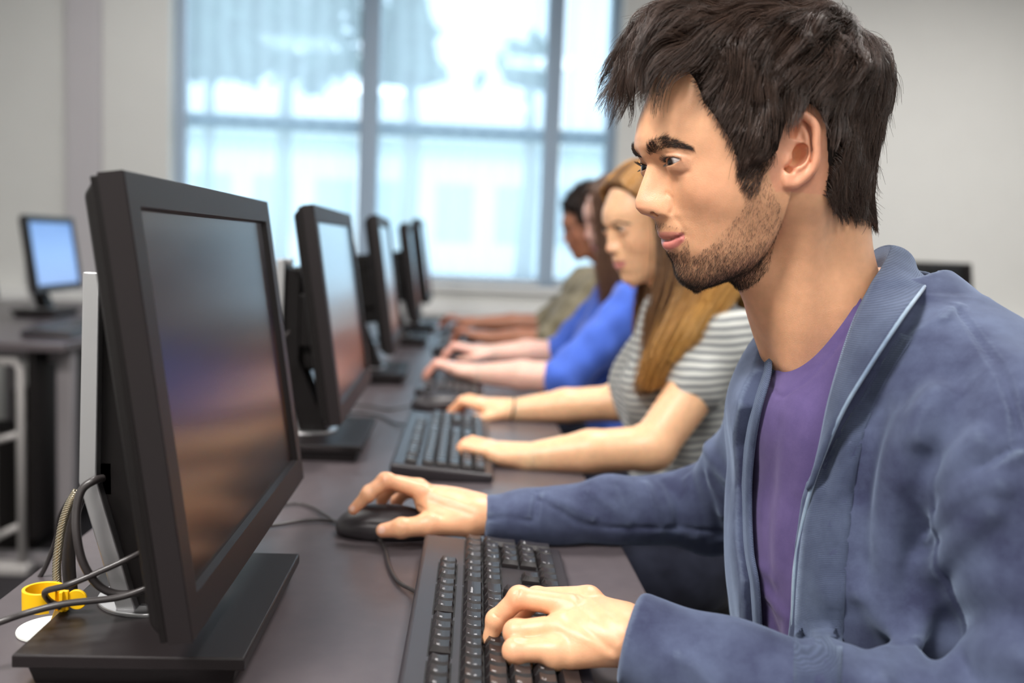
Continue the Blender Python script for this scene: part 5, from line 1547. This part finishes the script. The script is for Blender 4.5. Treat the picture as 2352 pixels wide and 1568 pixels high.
def make_woman(label, s, nose_px, y, yaw, skin, sleeve, arms, torso_c, shirt_mat, iris=(0.10, 0.07, 0.05), bust=0.054, neck_to=None, armr=1.0):
    t = thing('person', (torso_c[0], torso_c[1], 0.46), label, 'person', 'students seated along the desk')
    V, M, loc = woman_head(s, nose_px, y, yaw)
    hw = lambda p: np.asarray(p) @ M.T + loc
    col = skin_color(HV0, beard=False); tintv = np.array(skin)/np.array([0.78, 0.415, 0.235]); col = np.clip(col*tintv, 0, 1)
    parts = [(hw(V), HEAD_F)]; cols = [col]
    cx, cy, cz = torso_c; h = 0.0036
    allp = [p for a in arms for p in a[:3]]
    lo = (min(p[0] for p in allp)-0.16, cy-0.36, 0.42); hi = (cx+0.20, cy+0.36, 1.10)
    def trunk(v, off):
        v.ell((cx, cy, cz), (0.098+off, 0.135+off, 0.150+off), 0)
        v.ell((cx+0.02, cy, cz-0.17), (0.095+off, 0.125+off, 0.17+off), 0.08)
        for q in (-1, 1):
            v.ell((cx-0.058, cy+q*0.062, cz-0.015), (bust+off, 0.056+off, 0.056+off), 0.035)
            v.cone((cx+0.005, cy+q*0.02, cz+0.115), (arms[0 if q < 0 else 1][0]), 0.050+off, 0.042+off, 0.05)
    v = Vol(lo, hi, h)
    trunk(v, 0.0)
    nb = hw(np.array([N(1885, 720)[0]*s, 0, N(1885, 760)[2]*s]))
    v.cone(nb, (cx, cy, cz+0.10), 0.040, 0.050, 0.03)
    for (sh, el, wr, tipd, side) in arms:
        v.chain([sh, el], [0.044*armr, 0.036*armr], 0.03); v.chain([el, (np.array(el)+wr)/2 + (0, 0, 0.002), wr], [0.036*armr, 0.034*armr, 0.0235*armr], 0.012)
    v.smooth(1)
    V_, F_ = v.mesh(); parts.append((V_, F_)); cols.append(np.tile(skin, (len(V_), 1)))
    for (sh, el, wr, tipd, side) in arms:
        w_ = np.array(wr); hv = Vol(w_ - (0.17, 0.10, 0.06), w_ + (0.045, 0.10, 0.06), 0.0020)
        hv.cone(np.array(el)*0.15 + w_*0.85, w_, 0.024, 0.021, 0.01, flat=((0, 0, 1), .9))
        simple_hand(hv, w_, tipd, side)
        V_, F_ = hv.mesh(); c_ = np.tile(skin, (len(V_), 1)).astype(float)
        m = (1-sstep(np.linalg.norm(V_[:, :2]-w_[:2], axis=1), 0.06, 0.14))[:, None]; c_ = c_*m + c_*np.array([1.05, .84, .80])*(1-m)
        parts.append((V_, F_)); cols.append(np.clip(c_, 0, 1))
    V_, F_ = join_meshes(parts); me = np_mesh('body', V_, F_); set_color(me, np.concatenate(cols)); link_mesh('body', me, M_SKIN, t)
    # shirt
    v = Vol(lo, hi, h); trunk(v, 0.007)
    for (sh, el, wr, tipd, side) in arms:
        sh, el = np.array(sh), np.array(el); e = sh + (el-sh)*min(sleeve, 1.0)
        v.cone(sh, e, 0.053*armr, 0.050*armr, 0.03)
        if sleeve > 1: v.cone(e, el + (np.array(wr)-el)*(sleeve-1), 0.047*armr, 0.042*armr, 0.015)
    nn = nb + (-0.012, 0, 0.030)
    v.op(lambda X, Y, Z: d_ell(X, Y, Z, nn, (0.078, 0.072, 0.055), rotm(0, -0.45, 0)), nn-0.1, nn+0.1, 0.004, 'cut')
    ph = np.random.default_rng(int(cy*10)).random(6)*6.28
    X = v.ax[0][:, None, None]; Y = v.ax[1][None, :, None]; Z = v.ax[2][None, None, :]
    v.f += (0.0016*np.sin(X*70+Y*20+Z*55+ph[0]) + 0.0014*np.sin(X*-40+Y*60+Z*70+ph[1]) + 0.0009*np.sin(X*110-Y*80+Z*20+ph[2])).astype(F32)
    V_, F_ = v.mesh(); link_mesh('shirt', np_mesh('shirt', V_, F_), shirt_mat, t)
    # trousers and shoes
    v = Vol((-0.10, cy-0.24, 0.02), (cx+0.2, cy+0.24, 0.74), 0.008)
    v.ell((cx+0.02, cy, 0.56), (0.12, 0.16, 0.11), 0)
    for q in (-1, 1): v.chain([(cx, cy+q*0.08, 0.53), (0.08, cy+q*0.10, 0.53), (0.12, cy+q*0.11, 0.10)], [0.08, 0.058, 0.042], 0.04)
    V_, F_ = v.mesh(); link_mesh('trousers', np_mesh('trousers', V_, F_), M_JEANS, t)
    for q in (-1, 1):
        v = Vol((-0.08, cy+q*0.11-0.06, -0.01), (0.19, cy+q*0.11+0.06, 0.12), 0.006)
        v.cone((0.13, cy+q*0.11, 0.040), (-0.01, cy+q*0.11, 0.032), 0.036, 0.029, 0.01).ell((0.125, cy+q*0.11, 0.075), (0.04, 0.036, 0.04), 0.02)
        V_, F_ = v.mesh(); V_[:, 2] = np.maximum(V_[:, 2], 0.002); link_mesh('shoe', np_mesh('shoe', V_, F_), M_SHOE, t)
    for q in (-1, 1):
        e = EYE*np.array([1, -q, 1])*np.array([1, 0.95, 1])*s
        g_ = M @ np.array([-1, -.10, -.22])
        V_, F_, C_ = eyeball(hw(e), g_, iris, 0.0123*s); me = np_mesh('eye', V_, F_); set_color(me, C_); link_mesh('eye', me, M_EYE, t)
        # brow and lashes
        nn_ = 170; u = RNG.random(nn_)
        px = np.interp(u, [0, .5, 1], [1496, 1530, 1588]); py = np.interp(u, [0, .4, 1], [343, 328, 343]) + RNG.normal(size=nn_)*2.5
        rts = np.array([h_hit(HEAD, a, b) for a, b in zip(px, py)]); d_ = np.array([0.8, -0.5, 0.25])*0.006
        pth = rts[:, None, :] + d_[None, None, :]*np.linspace(0, 1, 3)[None, :, None]*RNG.uniform(0.7, 1.1, (nn_, 1, 1))
        pth[..., 1] *= 0.95
        if q > 0: pth = pth*np.array([1, -1, 1])
        data = strands(hw(pth.reshape(-1, 3)*s).reshape(pth.shape), 0.00024, 0.0001)
        add_strands('eyebrow', data, M_BROW, t)
        p_ = []
        for w in np.linspace(-0.70, 1.10, 44):
            q_ = ((w - 0.20)/0.95)**2; z = 0.0028 - 0.0028*q_ + 0.0006*w; rr = math.sqrt(0.0140**2 - z*z)
            o = np.array([-math.cos(w), -math.sin(w)*0.95, 0]); b_ = EYE*np.array([1, 0.95, 1]) + o*rr + np.array([0, 0, z])
            p_.append([b_ + o*0.0075*tt + np.array([0, 0, 0.004*tt*tt]) for tt in np.linspace(0, 1, 4)])
        p_ = np.array(p_)
        if q > 0: p_ = p_*np.array([1, -1, 1])
        add_strands('eyelashes', strands(hw(p_.reshape(-1, 3)*s).reshape(p_.shape), 0.0003, 0.0001), M_BROW, t)
    return t, hw, s
def hair_from(t, name, fams, solid, mat_solid, r=0.0006, shell=None):
    """strand families plus the solid mass under them"""
    ps = np.concatenate([f[0] for f in fams]); cs = np.concatenate([f[1] for f in fams])
    V, F, C = strands(ps, r, r*0.5, cs)
    me = np_mesh(name, V, F); set_color(me, C); o = link_mesh(name, me, M_HAIR, t)
    V_, F_ = solid.mesh(); m = link_mesh('hair_base', np_mesh('hair_base', V_, F_), mat_solid, o); m.location = (0, 0, 0)
    return o
def skull_hair(hw, s, vol, th=0.014, front=1560, low=560, part=None):
    """hair mass following the skull, leaving the face free"""
    X, Y, Z = np.meshgrid(*vol.ax, indexing='ij'); pts = np.stack([X.ravel(), Y.ravel(), Z.ravel()], 1).astype(float)
    Minv = np.linalg.inv(np.stack([hw((1, 0, 0))-hw((0, 0, 0)), hw((0, 1, 0))-hw((0, 0, 0)), hw((0, 0, 1))-hw((0, 0, 0))], 1))
    q = ((pts - hw((0, 0, 0))) @ Minv.T)/s
    f = HEAD.sample(q)*s
    out = ((q < HEAD.lo) | (q > HEAD.lo + (HEAD.n-1)*HEAD.h)).any(1); f = np.where(out, 0.05, f)
    # face boundary: a slanting surface from hairline to jaw corner
    fx = np.interp(q[:, 2], [_Z(700), _Z(560), _Z(420), _Z(330), _Z(240), _Z(170), _Z(120)], [N(1720,700)[0], N(1700,560)[0], N(1665,420)[0], N(1640,330)[0], N(1590,240)[0], N(1525,170)[0], N(1470,120)[0]])
    g = np.maximum(f - th, (fx - q[:, 0])*s*0.8)
    g = np.maximum(g, (_Z(low) - q[:, 2])*s)
    vol.f = np.minimum(vol.f, g.reshape(vol.n).astype(F32))
    return q, Minv
# --- striped top
def stripes(name, a, b, period, duty=0.5):
    m = cloth(name, a, a, sheen=0.2)
    tc = nd(m, 'ShaderNodeTexCoord'); sp = nd(m, 'ShaderNodeSeparateXYZ'); lk(m, tc.outputs['Object'], sp.inputs[0])
    nz = nd(m, 'ShaderNodeTexNoise'); nz.inputs['Scale'].default_value = 9; lk(m, tc.outputs['Object'], nz.inputs['Vector'])
    # on the sleeve side the knit hangs at a slant
    ax = nd(m, 'ShaderNodeMath', operation='MULTIPLY_ADD'); ax.inputs[1].default_value = -0.10; lk(m, sp.outputs[0], ax.inputs[0]); lk(m, sp.outputs[2], ax.inputs[2])
    n2 = nd(m, 'ShaderNodeMath', operation='MULTIPLY_ADD'); n2.inputs[1].default_value = 0.018; lk(m, nz.outputs[0], n2.inputs[0]); lk(m, ax.outputs[0], n2.inputs[2])
    md = nd(m, 'ShaderNodeMath', operation='PINGPONG'); md.inputs[1].default_value = period/2; lk(m, n2.outputs[0], md.inputs[0])
    gt = nd(m, 'ShaderNodeMapRange'); gt.inputs[1].default_value = period/2*duty*0.8; gt.inputs[2].default_value = period/2*duty*1.2; lk(m, md.outputs[0], gt.inputs[0])
    mx = nd(m, 'ShaderNodeMix', data_type='RGBA'); mx.inputs[6].default_value = (*a, 1); mx.inputs[7].default_value = (*b, 1)
    lk(m, gt.outputs[0], mx.inputs[0])
    bl = bsdf(m).inputs['Base Color']
    lk(m, mx.outputs[2], bl)
    return m
M_STRIPE = stripes('striped_jersey', (0.52, 0.53, 0.50), (0.17, 0.18, 0.19), 0.0125, 0.56)
M_BLUE = cloth('blue_jersey', (0.060, 0.130, 0.55), (0.085, 0.170, 0.66), sheen=0.2)
M_OLIVE = cloth('olive_jersey', (0.14, 0.12, 0.075), (0.26, 0.23, 0.16), sheen=0.2, scale=20)
FAIR = (0.88, 0.52, 0.30); PINK = (0.82, 0.50, 0.40); DARK = (0.36, 0.15, 0.085)
w2, hw2, s2 = make_woman('young woman with long golden-brown hair in a grey and white striped short-sleeved top', 0.93, (1393, 568), 1.70, math.radians(19), FAIR, 0.42,
    [((0.440, 1.540, 0.950), (0.312, 1.480, 0.782), P(1215, 1050, 1.50), (-1, 0.32, -0.06), 1), ((0.435, 1.860, 0.950), (0.325, 1.900, 0.785), P(1180, 942, 1.925), (-1, 0.25, -0.04), -1)],
    (0.405, 1.700, 0.865), M_STRIPE)
GOLD = (0.46, 0.22, 0.05); BRN = (0.13, 0.065, 0.032)
def long_hair(t, hw, s, y0, col, dark, keysets, seed, vol_lo, vol_hi, mat_col):
    v = Vol(vol_lo, vol_hi, 0.004)
    skull_hair(hw, s, v, 0.012)
    fams = []
    for i, (keys, spread, n, c_) in enumerate(keysets):
        v.chain(keys, [max(spread)*q_ for q_ in np.linspace(0.9, 0.35, len(keys))], 0.02, flat=None)
        fams.append(lock(keys, spread, n, seed=seed+i, col=c_, wav=0.003))
    # crown strands from the parting down over the skull
    rg = np.random.default_rng(seed+50); n = 5200
    side = rg.choice([-1, 1], n, p=[0.3, 0.7])
    th0 = rg.uniform(0.0, 1.0, n)
    ps = []
    front = N(1500, 165); crown = N(1900, 60); 
    st = np.stack([np.interp(th0, [0, .35, 1], [N(1515,150)[0], N(1640,60)[0], N(1960,120)[0]]), 0.006*side, np.interp(th0, [0, .35, 1], [N(1515,150)[2], N(1640,45)[2], N(1960,120)[2]])], 1)
    p = st.copy(); out = [p]
    for k in range(15):
        d = np.stack([0.30*(1-th0)*np.clip(1-k/6, 0, 1) + 0.04, -side*0 + np.where(side < 0, -1, 1)*np.interp(k, [0, 5, 9], [1.0, 0.5, 0.0]), np.full(n, -1.0)*np.interp(k, [0, 4, 8], [0.25, 0.9, 1.3])], 1)
        d += rg.normal(size=(n, 3))*0.05
        d /= np.linalg.norm(d, axis=1, keepdims=True)
        p = p + d*0.017
        g = HEAD.grad(p); ds = HEAD.sample(p); ds = np.where(ds > 0.15, 0.02, ds)
        p = p + g*np.clip(0.016 - ds, -0.004, 0.02)[:, None]
        out.append(p)
    ps = np.stack(out, 1)
    fx = np.interp(ps[:, :, 2], [_Z(560), _Z(420), _Z(330), _Z(240), _Z(170)], [N(1690,560)[0], N(1650,420)[0], N(1625,330)[0], N(1575,240)[0], N(1515,170)[0]])
    ps[:, :, 0] = np.maximum(ps[:, :, 0], fx)
    W_ = hw(ps.reshape(-1, 3)*s).reshape(ps.shape)
    fams.append((W_, np.array(col)[None]*rg.uniform(0.55, 1.3, (n, 1))))
    k = W_.shape[1]
    res = []
    for P_, c_ in fams:
        if P_.shape[1] != k:
            u = np.linspace(0, P_.shape[1]-1.001, k); i = u.astype(int); tt = (u-i)[None, :, None]; P_ = P_[:, i]*(1-tt) + P_[:, i+1]*tt
        res.append((P_, c_))
    return hair_from(t, 'hair', res, v, mat_col, r=0.0007)
M_HG = material('golden_hair_mass', (0.14, 0.065, 0.020), 0.6, spec=0.3); M_HB = material('brown_hair_mass', (0.055, 0.028, 0.016), 0.6, spec=0.3); M_HK = material('black_hair_mass', (0.014, 0.009, 0.008), 0.7, spec=0.2)
long_hair(w2, hw2, s2, 1.70, GOLD, BRN, [
    ([P(1530,420,1.62), P(1548,520,1.60), P(1542,640,1.58), P(1510,760,1.57), P(1500,840,1.565), P(1470,905,1.56)], (0.012, 0.012, 0.008), 1500, (0.16, 0.075, 0.028)),
    ([P(1590,420,1.60), P(1620,540,1.585), P(1600,660,1.56), P(1555,760,1.54), P(1520,830,1.53), P(1490,890,1.53)], (0.016, 0.012, 0.008), 1700, (0.50, 0.25, 0.06)),
    ([P(1660,470,1.60), P(1680,600,1.57), P(1640,690,1.54), P(1590,760,1.52), P(1545,830,1.52)], (0.014, 0.012, 0.010), 1300, (0.60, 0.32, 0.08)),
    ([P(1690,450,1.66), P(1710,600,1.62), P(1730,700,1.60), P(1748,800,1.60), P(1735,900,1.60)], (0.012, 0.020, 0.010), 1300, (0.60, 0.32, 0.08)),
    ([P(1500,420,1.78), P(1500,560,1.79), P(1480,700,1.80), P(1470,800,1.80)], (0.010, 0.012, 0.008), 900, (0.16, 0.075, 0.03)),
    ], 5, (0.22, 1.42, 0.80), (0.62, 1.90, 1.28), M_HG)
# bracelet worn by the woman
wr = P(1176, 944, 1.925)
ring = [tuple(wr + np.array([0.004*math.sin(a), 0.027*math.cos(a), 0.0255*math.sin(a)])) for a in np.linspace(0, 2*math.pi, 25)]
MB().tube(ring, 0.0022, 8, caps=False).build('bracelet', material('cord', (0.09, 0.055, 0.03), 0.8), w2, smooth=True)
# --- blue top
w3, hw3, s3 = make_woman('woman in a bright blue top with long straight brown hair, face mostly hidden', 0.93, (1344, 540), 2.46, math.radians(12), PINK, 1.06,
    [((0.425, 2.290, 0.965), (0.255, 2.240, 0.785), P(1100, 858, 2.30), (-1, 0.22, 0.02), 1), ((0.425, 2.620, 0.955), (0.290, 2.640, 0.800), P(1130, 812, 2.62), (-1, 0.05, 0.0), -1)],
    (0.420, 2.450, 0.860), M_BLUE, armr=1.05)
long_hair(w3, hw3, s3, 2.46, (0.13, 0.065, 0.035), BRN, [
    ([P(1395,450,2.38), P(1402,560,2.37), P(1400,650,2.36), P(1420,760,2.36)], (0.018, 0.012, 0.008), 1300, (0.14, 0.07, 0.04)),
    ([P(1440,450,2.38), P(1450,560,2.37), P(1450,700,2.36)], (0.018, 0.012, 0.008), 1000, (0.12, 0.06, 0.035)),
    ], 15, (0.26, 2.20, 0.80), (0.62, 2.64, 1.28), M_HB)
# --- olive top
w4, hw4, s4 = make_woman('woman in an olive top with dark curly hair, farthest along the desk', 0.95, (1293, 550), 3.20, math.radians(8), DARK, 0.98,
    [((0.440, 3.030, 0.955), (0.290, 3.020, 0.800), P(1130, 778, 3.08), (-1, 0.30, 0.02), 1), ((0.440, 3.370, 0.955), (0.310, 3.420, 0.820), P(1098, 742, 3.42), (-1, 0.15, 0.0), -1)],
    (0.425, 3.200, 0.860), M_OLIVE, iris=(0.03, 0.015, 0.01))
v = Vol((0.25, 3.02, 0.95), (0.66, 3.40, 1.34), 0.004)
q_, Mi = skull_hair(hw4, s4, v, 0.020, low=430)
rg = np.random.default_rng(77)
def on_head(a, b, lat, o): return hw4((np.array(N(a, b, lat)))*s4) + o
for _ in range(230):
    th = rg.uniform(0, 6.28); u = rg.uniform(-0.35, 1)
    c = hw4(np.array([N(1770,230)[0] + 0.100*math.cos(th)*math.sqrt(1-u*u), 0.082*math.sin(th)*math.sqrt(1-u*u), N(1770,230)[2] + 0.098*u])*s4)
    ql = (Mi @ (c - hw4((0, 0, 0))))/s4
    if ql[0] < N(1600,300)[0] and ql[2] < _Z(190): continue
    v.ell(c, (rg.uniform(0.012, 0.022),)*3, 0.008)
V_, F_ = v.mesh(); hb = link_mesh('hair', np_mesh('hair', V_, F_), M_HK, w4)
cur = []
me_v = V_[rg.choice(len(V_), 2600)]
for p in me_v:
    R_ = rg.uniform(0.003, 0.006); ax = rg.normal(size=3); ax /= np.linalg.norm(ax); u_ = np.cross(ax, [0, 0, 1.0]); u_ /= np.linalg.norm(u_)+1e-9; w_ = np.cross(ax, u_)
    cur.append([p + u_*R_*math.cos(a) + w_*R_*math.sin(a) + ax*a*0.0012 for a in np.linspace(0, 9, 12)])
dat = strands(np.array(cur), 0.0005, 0.0003, np.tile([0.03, 0.018, 0.013], (len(cur), 1)))
o = add_strands('hair_curls', dat, M_HAIR, hb); o.location = (0, 0, 0)
# ------------------------------------------------------------------ chairs
M_CHAIR = material('chair_fabric', (0.018, 0.017, 0.019), 0.9, spec=0.2); noise_on(M_CHAIR, 500, (0.012, 0.012, 0.013), (0.028, 0.027, 0.030), bump=0.3)
M_GAS = material('chair_metal', (0.15, 0.15, 0.16), 0.35, metal=0.8)
def make_chair(x, y, label):
    t = thing('office_chair', (0, 0, 0), label, 'chair', 'black office chairs at the desk')
    MB().box((-0.22, -0.23, 0.37), (0.22, 0.23, 0.43)).build('seat', M_CHAIR, t, world=False, bevel=0.025, seg=4)
    MB().box((0.22, -0.19, 0.50), (0.265, 0.19, 0.86)).build('backrest', M_CHAIR, t, world=False, bevel=0.02, seg=4)
    MB().tube([(0.10, 0, 0.36), (0.24, 0, 0.37), (0.275, 0, 0.42), (0.275, 0, 0.60)], 0.016, 10).build('back_bracket', M_GAS, t, world=False, smooth=True)
    MB().tube([(0, 0, 0.10), (0, 0, 0.37)], 0.025, 16).build('gas_column', M_GAS, t, world=False, smooth=True)
    for k in range(5):
        a = k*2*math.pi/5 + 0.3; c, s_ = math.cos(a), math.sin(a)
        o = MB().tube([(0, 0, 0.11), (0.28*c, 0.28*s_, 0.075)], [0.024, 0.016], 8).build('base_arm', M_GAS, t, world=False, smooth=True)
        MB().tube([(0.28*c-0.02*s_, 0.28*s_+0.02*c, 0.03), (0.28*c+0.02*s_, 0.28*s_-0.02*c, 0.03)], 0.028, 14).build('caster', M_BLACK, o, world=False)
    t.location = (x, y, 0)
    return t
ch = make_chair(0.50, 0.87, 'black office chair under the man in the cardigan')
for x, y, l in [(0.47, 1.70, 'black office chair under the woman in the striped top'), (0.50, 2.45, 'black office chair under the woman in the blue top'), (0.50, 3.20, 'black office chair under the woman in the olive top')]:
    c = copy_tree(ch); c.location = (x, y, 0); c['label'] = l
# ------------------------------------------------------------------ cables, clip, small things on the desk
def D(px, py, h=0.004): return PZ(px, py, DESK + h)
def cable(name, pts, r, label, mat=None, cat='cable', group='black cables on the desk'):
    o = MB().tube(smooth_path(pts, 8), r, 10).build(name, mat or M_CABLE, None, smooth=True)
    return tag(o, label, cat, group)
# keyboard lead: leaves the board, loops past the mouse and runs behind the monitor
cable('keyboard_cable', [D(966,1364,.008), D(945,1353,.006), D(915,1335), D(895,1300), D(885,1262), D(868,1235), D(835,1212), D(790,1199), D(735,1194), D(690,1196), D(630,1206), D(560,1216), D(500,1222)], 0.0022, 'black keyboard cable curling over the desk from the keyboard to behind the big monitor')
cable('mouse_cable', [P(806,1204,1.17), D(775,1200,.004), D(750,1184), D(715,1164), D(675,1156), D(600,1170), D(520,1190)], 0.0018, 'thinner mouse cable running from the front mouse past the edge of the big monitor')
# cables hanging behind the first monitor
cable('monitor_cable', [P(236,1098,.80), P(215,1104,.79), P(188,1125,.785), P(176,1170,.78), P(176,1225,.775), P(190,1290,.775), P(222,1340,.78), P(262,1362,.785), P(310,1362,.79), P(360,1345,.80)], 0.0034, 'thick black cable looping down from the back of the big monitor')
cable('monitor_cable', [P(350,1255,.80), P(290,1285,.785), P(200,1325,.775), P(150,1345,.77), P(105,1358,.775), P(112,1378,.785), P(140,1394,.79)], 0.0026, 'thin black cable kinked through the yellow clip behind the big monitor')
cable('power_cable', [P(345,1348,.79), P(270,1372,.78), P(150,1386,.765), P(60,1408,.755), P(0,1428,.745), P(-120,1470,.735)], 0.0028, 'grey-brown cable leaving the picture at the left edge in front of the yellow clip')
cable('desk_cable', [P(170,1130,.90), P(140,1180,.92), P(128,1240,.95), P(100,1310,.96), P(70,1350,.97)], 0.0024, 'thin dark cable hanging behind the steel rope at the left')
# twisted steel security rope
M_ROPE = material('steel_rope', (0.42, 0.37, 0.27), 0.32, metal=0.85)
core = smooth_path([P(176,1128,.845), P(158,1160,.845), P(143,1205,.845), P(134,1260,.845), P(130,1310,.845), P(133,1352,.845)], 14)
rp = thing('steel_rope', tuple(core[-1]), 'twisted steel security rope curving down behind the aluminium stand into the yellow clip', 'rope')
for q in range(6):
    pts = []
    for i, c in enumerate(core):
        t = core[min(i+1, len(core)-1)] - core[max(i-1, 0)]; t /= np.linalg.norm(t)
        u = np.cross(t, [0, 1, 0.2]); u /= np.linalg.norm(u); w = np.cross(t, u); a = i*0.55 + q*math.pi/3
        pts.append(c + (u*math.cos(a) + w*math.sin(a))*0.0024)
    MB().tube(pts, 0.0014, 7).build('strand', M_ROPE, rp, smooth=True)
MB().tube(smooth_path([P(186,1135,.86), P(172,1170,.86), P(160,1230,.86), P(158,1300,.86), P(165,1372,.86)], 6), 0.0058, 12).build('rubber_sleeve', M_CABLE, rp, smooth=True)
# yellow cable clip on its white adhesive pad
M_YEL = material('yellow_plastic', (0.88, 0.50, 0.004), 0.42, spec=0.4)
M_PAD = material('white_pad', (0.72, 0.74, 0.70), 0.6)
pc = D(118, 1448, 0.0)
ck = thing('cable_clip', tuple(pc), 'yellow plastic cable clip standing on a round white pad at the lower left', 'clip')
MB().tube([tuple(pc), tuple(pc + (0, 0, 0.0035))], 0.028, 48).build('pad', M_PAD, ck, bevel=0.001)
MB().tube([tuple(pc + (0, 0, 0.0036)), tuple(pc + (0, 0, 0.0044))], 0.017, 40).build('pad_disc', M_PAD, ck, bevel=0.0003)
yc = P(100, 1372, .80); rr = 0.0165
mb = MB(); n = 40; ring = []
for i in range(n+1):
    a = math.radians(-28 + 335*i/n)
    o_, i_ = rr, rr-0.0028
    ca, sa = math.cos(a), math.sin(a)
    ring.append([tuple(yc + np.array([o_*ca, o_*sa, -.0085])), tuple(yc + np.array([o_*ca, o_*sa, .0085])), tuple(yc + np.array([i_*ca, i_*sa, .0085])), tuple(yc + np.array([i_*ca, i_*sa, -.0085])), tuple(yc + np.array([o_*ca, o_*sa, -.0085]))])
mb.grid(ring); mb.build('loop', M_YEL, ck, smooth=False, bevel=0.0004)
tb = yc + np.array([rr+0.004, -0.004, 0])
MB().box(tuple(tb + (-.006, -.002, -.0085)), tuple(tb + (.002, .001, .0085))).box(tuple(tb + (-.004, -.006, -.0085)), tuple(tb + (-.001, -.002, .0085))).build('latch', M_YEL, ck, bevel=0.0006)
MB().tube([tuple(tb + (.008, .000, .000)), tuple(tb + (.008, .003, .000))], 0.0085, 28).build('tab', M_YEL, ck, bevel=0.0006)
MB().prism([tuple(yc + (rr-.006, -.003, -.008)), tuple(yc + (rr+.004, -.003, -.008)), tuple(pc + (.010, -.003, .004)), tuple(pc + (-.002, -.003, .004))], (0, .006, 0)).build('post', M_YEL, ck, bevel=0.0005)
# plugs and connectors on the back of the monitor
M_CHROME = material('connector_metal', (0.7, 0.7, 0.72), 0.2, metal=1.0)
for k, (px, py, s) in enumerate([(240, 1084, 1.0), (243, 1112, .9)]):
    c = P(px, py, .815)
    o = MB().box(tuple(c + (-.006*s, -.004, -.010*s)), tuple(c + (.008*s, .014, .010*s))).build('cable_plug', M_BLACK, None, bevel=0.0015)
    tag(o, ['black monitor plug with a silver screw, upper of two behind the big monitor', 'black monitor plug, lower of two behind the big monitor'][k], 'plug')
    for dz in (-.004, .004):
        MB().tube([tuple(c + (-.013*s, .001, dz)), tuple(c + (-.005*s, .001, dz))], 0.0022, 12).build('screw', M_CHROME, o, smooth=True); 
# tangle behind the second and third monitors
rg = random.Random(4)
for k in range(5):
    y0 = 1.55 + 0.05*k; x0 = -0.27 + 0.012*k
    pts = [(x0, y0, DESK+0.20), (x0-0.05-rg.uniform(0, .03), y0+rg.uniform(-.05, .05), DESK+0.14), (x0-0.03, y0-0.03+rg.uniform(-.04, .04), DESK+0.07), (x0-0.07, y0+rg.uniform(-.06, .06), DESK+0.03), (x0+0.01, y0+0.08, DESK+0.006), (x0-0.06, y0+0.16, DESK+0.004)]
    cable('monitor_cable', pts, 0.003, ['dark cable hanging highest behind the second monitor', 'dark cable in the tangle behind the second monitor, next to the stand', 'dark cable looping low behind the second monitor', 'dark cable curling behind the second monitor toward its foot', 'dark cable at the far side of the tangle behind the second monitor'][k])
for k in range(2):
    y0 = 2.42 + 0.10*k
    cable('monitor_cable', [(-.26, y0, DESK+.20), (-.31, y0+.03, DESK+.12), (-.28, y0-.03, DESK+.05), (-.24, y0+.04, DESK+.006), (-.30, y0+.15, DESK+.004)], 0.003, ['dark cable hanging behind the third monitor, nearer one', 'dark cable hanging behind the third monitor, farther one'][k])
cable('keyboard_cable', [(-.093, 1.78, DESK+.010), (-.12, 1.83, DESK+.004), (-.15, 1.90, DESK+.003), (-.20, 1.93, DESK+.003), (-.26, 1.90, DESK+.003)], 0.0020, 'cable of the second keyboard curving back under the second monitor')
cable('mouse_cable', [(-.095, 2.005, DESK+.008), (-.14, 1.98, DESK+.003), (-.19, 2.02, DESK+.003), (-.27, 2.00, DESK+.003)], 0.0018, 'cable of the mouse used by the woman in the striped top')
# far-left desk: leg frame, tower, keyboard and mouse lying there
M_LEGP = material('pale_leg_paint', (0.42, 0.40, 0.39), 0.45)
def legloop(d, x, y):
    pts = [(x-.045, y, .10), (x-.045, y, DESK-.09), (x-.030, y, DESK-.065), (x+.030, y, DESK-.065), (x+.045, y, DESK-.09), (x+.045, y, .04)]
    lg = MB().tube(pts, 0.014, 12).build('end_leg', M_LEGP, d, smooth=True)
    for a, b in ((.42, .45), (.11, .16)):
        o = MB().tube([(x-.045, y, a), (x+.045, y, b)], 0.011, 10).build('rung', M_LEGP, lg, smooth=True); o.location = (0, 0, 0)
    o = MB().box((x-.20, y-.03, 0.0), (x+.07, y+.03, .035)).build('foot', M_LEGP, lg, bevel=.008); o.location = (0, 0, 0)
desk2 = bpy.data.objects['computer_desk.001']
legloop(desk2, -1.395, 3.02)
MB().box((-1.32, 3.0, 0.12), (-1.30, 4.78, DESK-.03)).build('modesty_panel', M_BLACK, desk2)
for k, (x, y) in enumerate([(-1.62, 3.30), (-1.62, 4.10)]):
    t = thing('computer_tower', (x, y, 0), ['black computer tower on the floor under the far-left desk, nearer one', 'black computer tower on the floor under the far-left desk, farther one'][k], 'computer')
    MB().box((x-.21, y-.09, 0.005), (x+.21, y+.09, .42)).build('case', M_BLACK, t, bevel=.006)
    MB().box((x+.209, y-.085, .01), (x+.216, y+.085, .415)).build('front_panel', M_BEZEL, t, bevel=.003)
kb5 = copy_tree(kb1); kb5['label'] = 'dark keyboard lying on the far-left desk'; kb5['group'] = 'things on the far-left desk'
place_kb(kb5, (-1.43, 3.55), 0.1)
c = copy_tree(ms1); c.location = (-1.33, 3.70, DESK); c['label'] = 'dark mouse lying on the far-left desk'; c['group'] = 'things on the far-left desk'
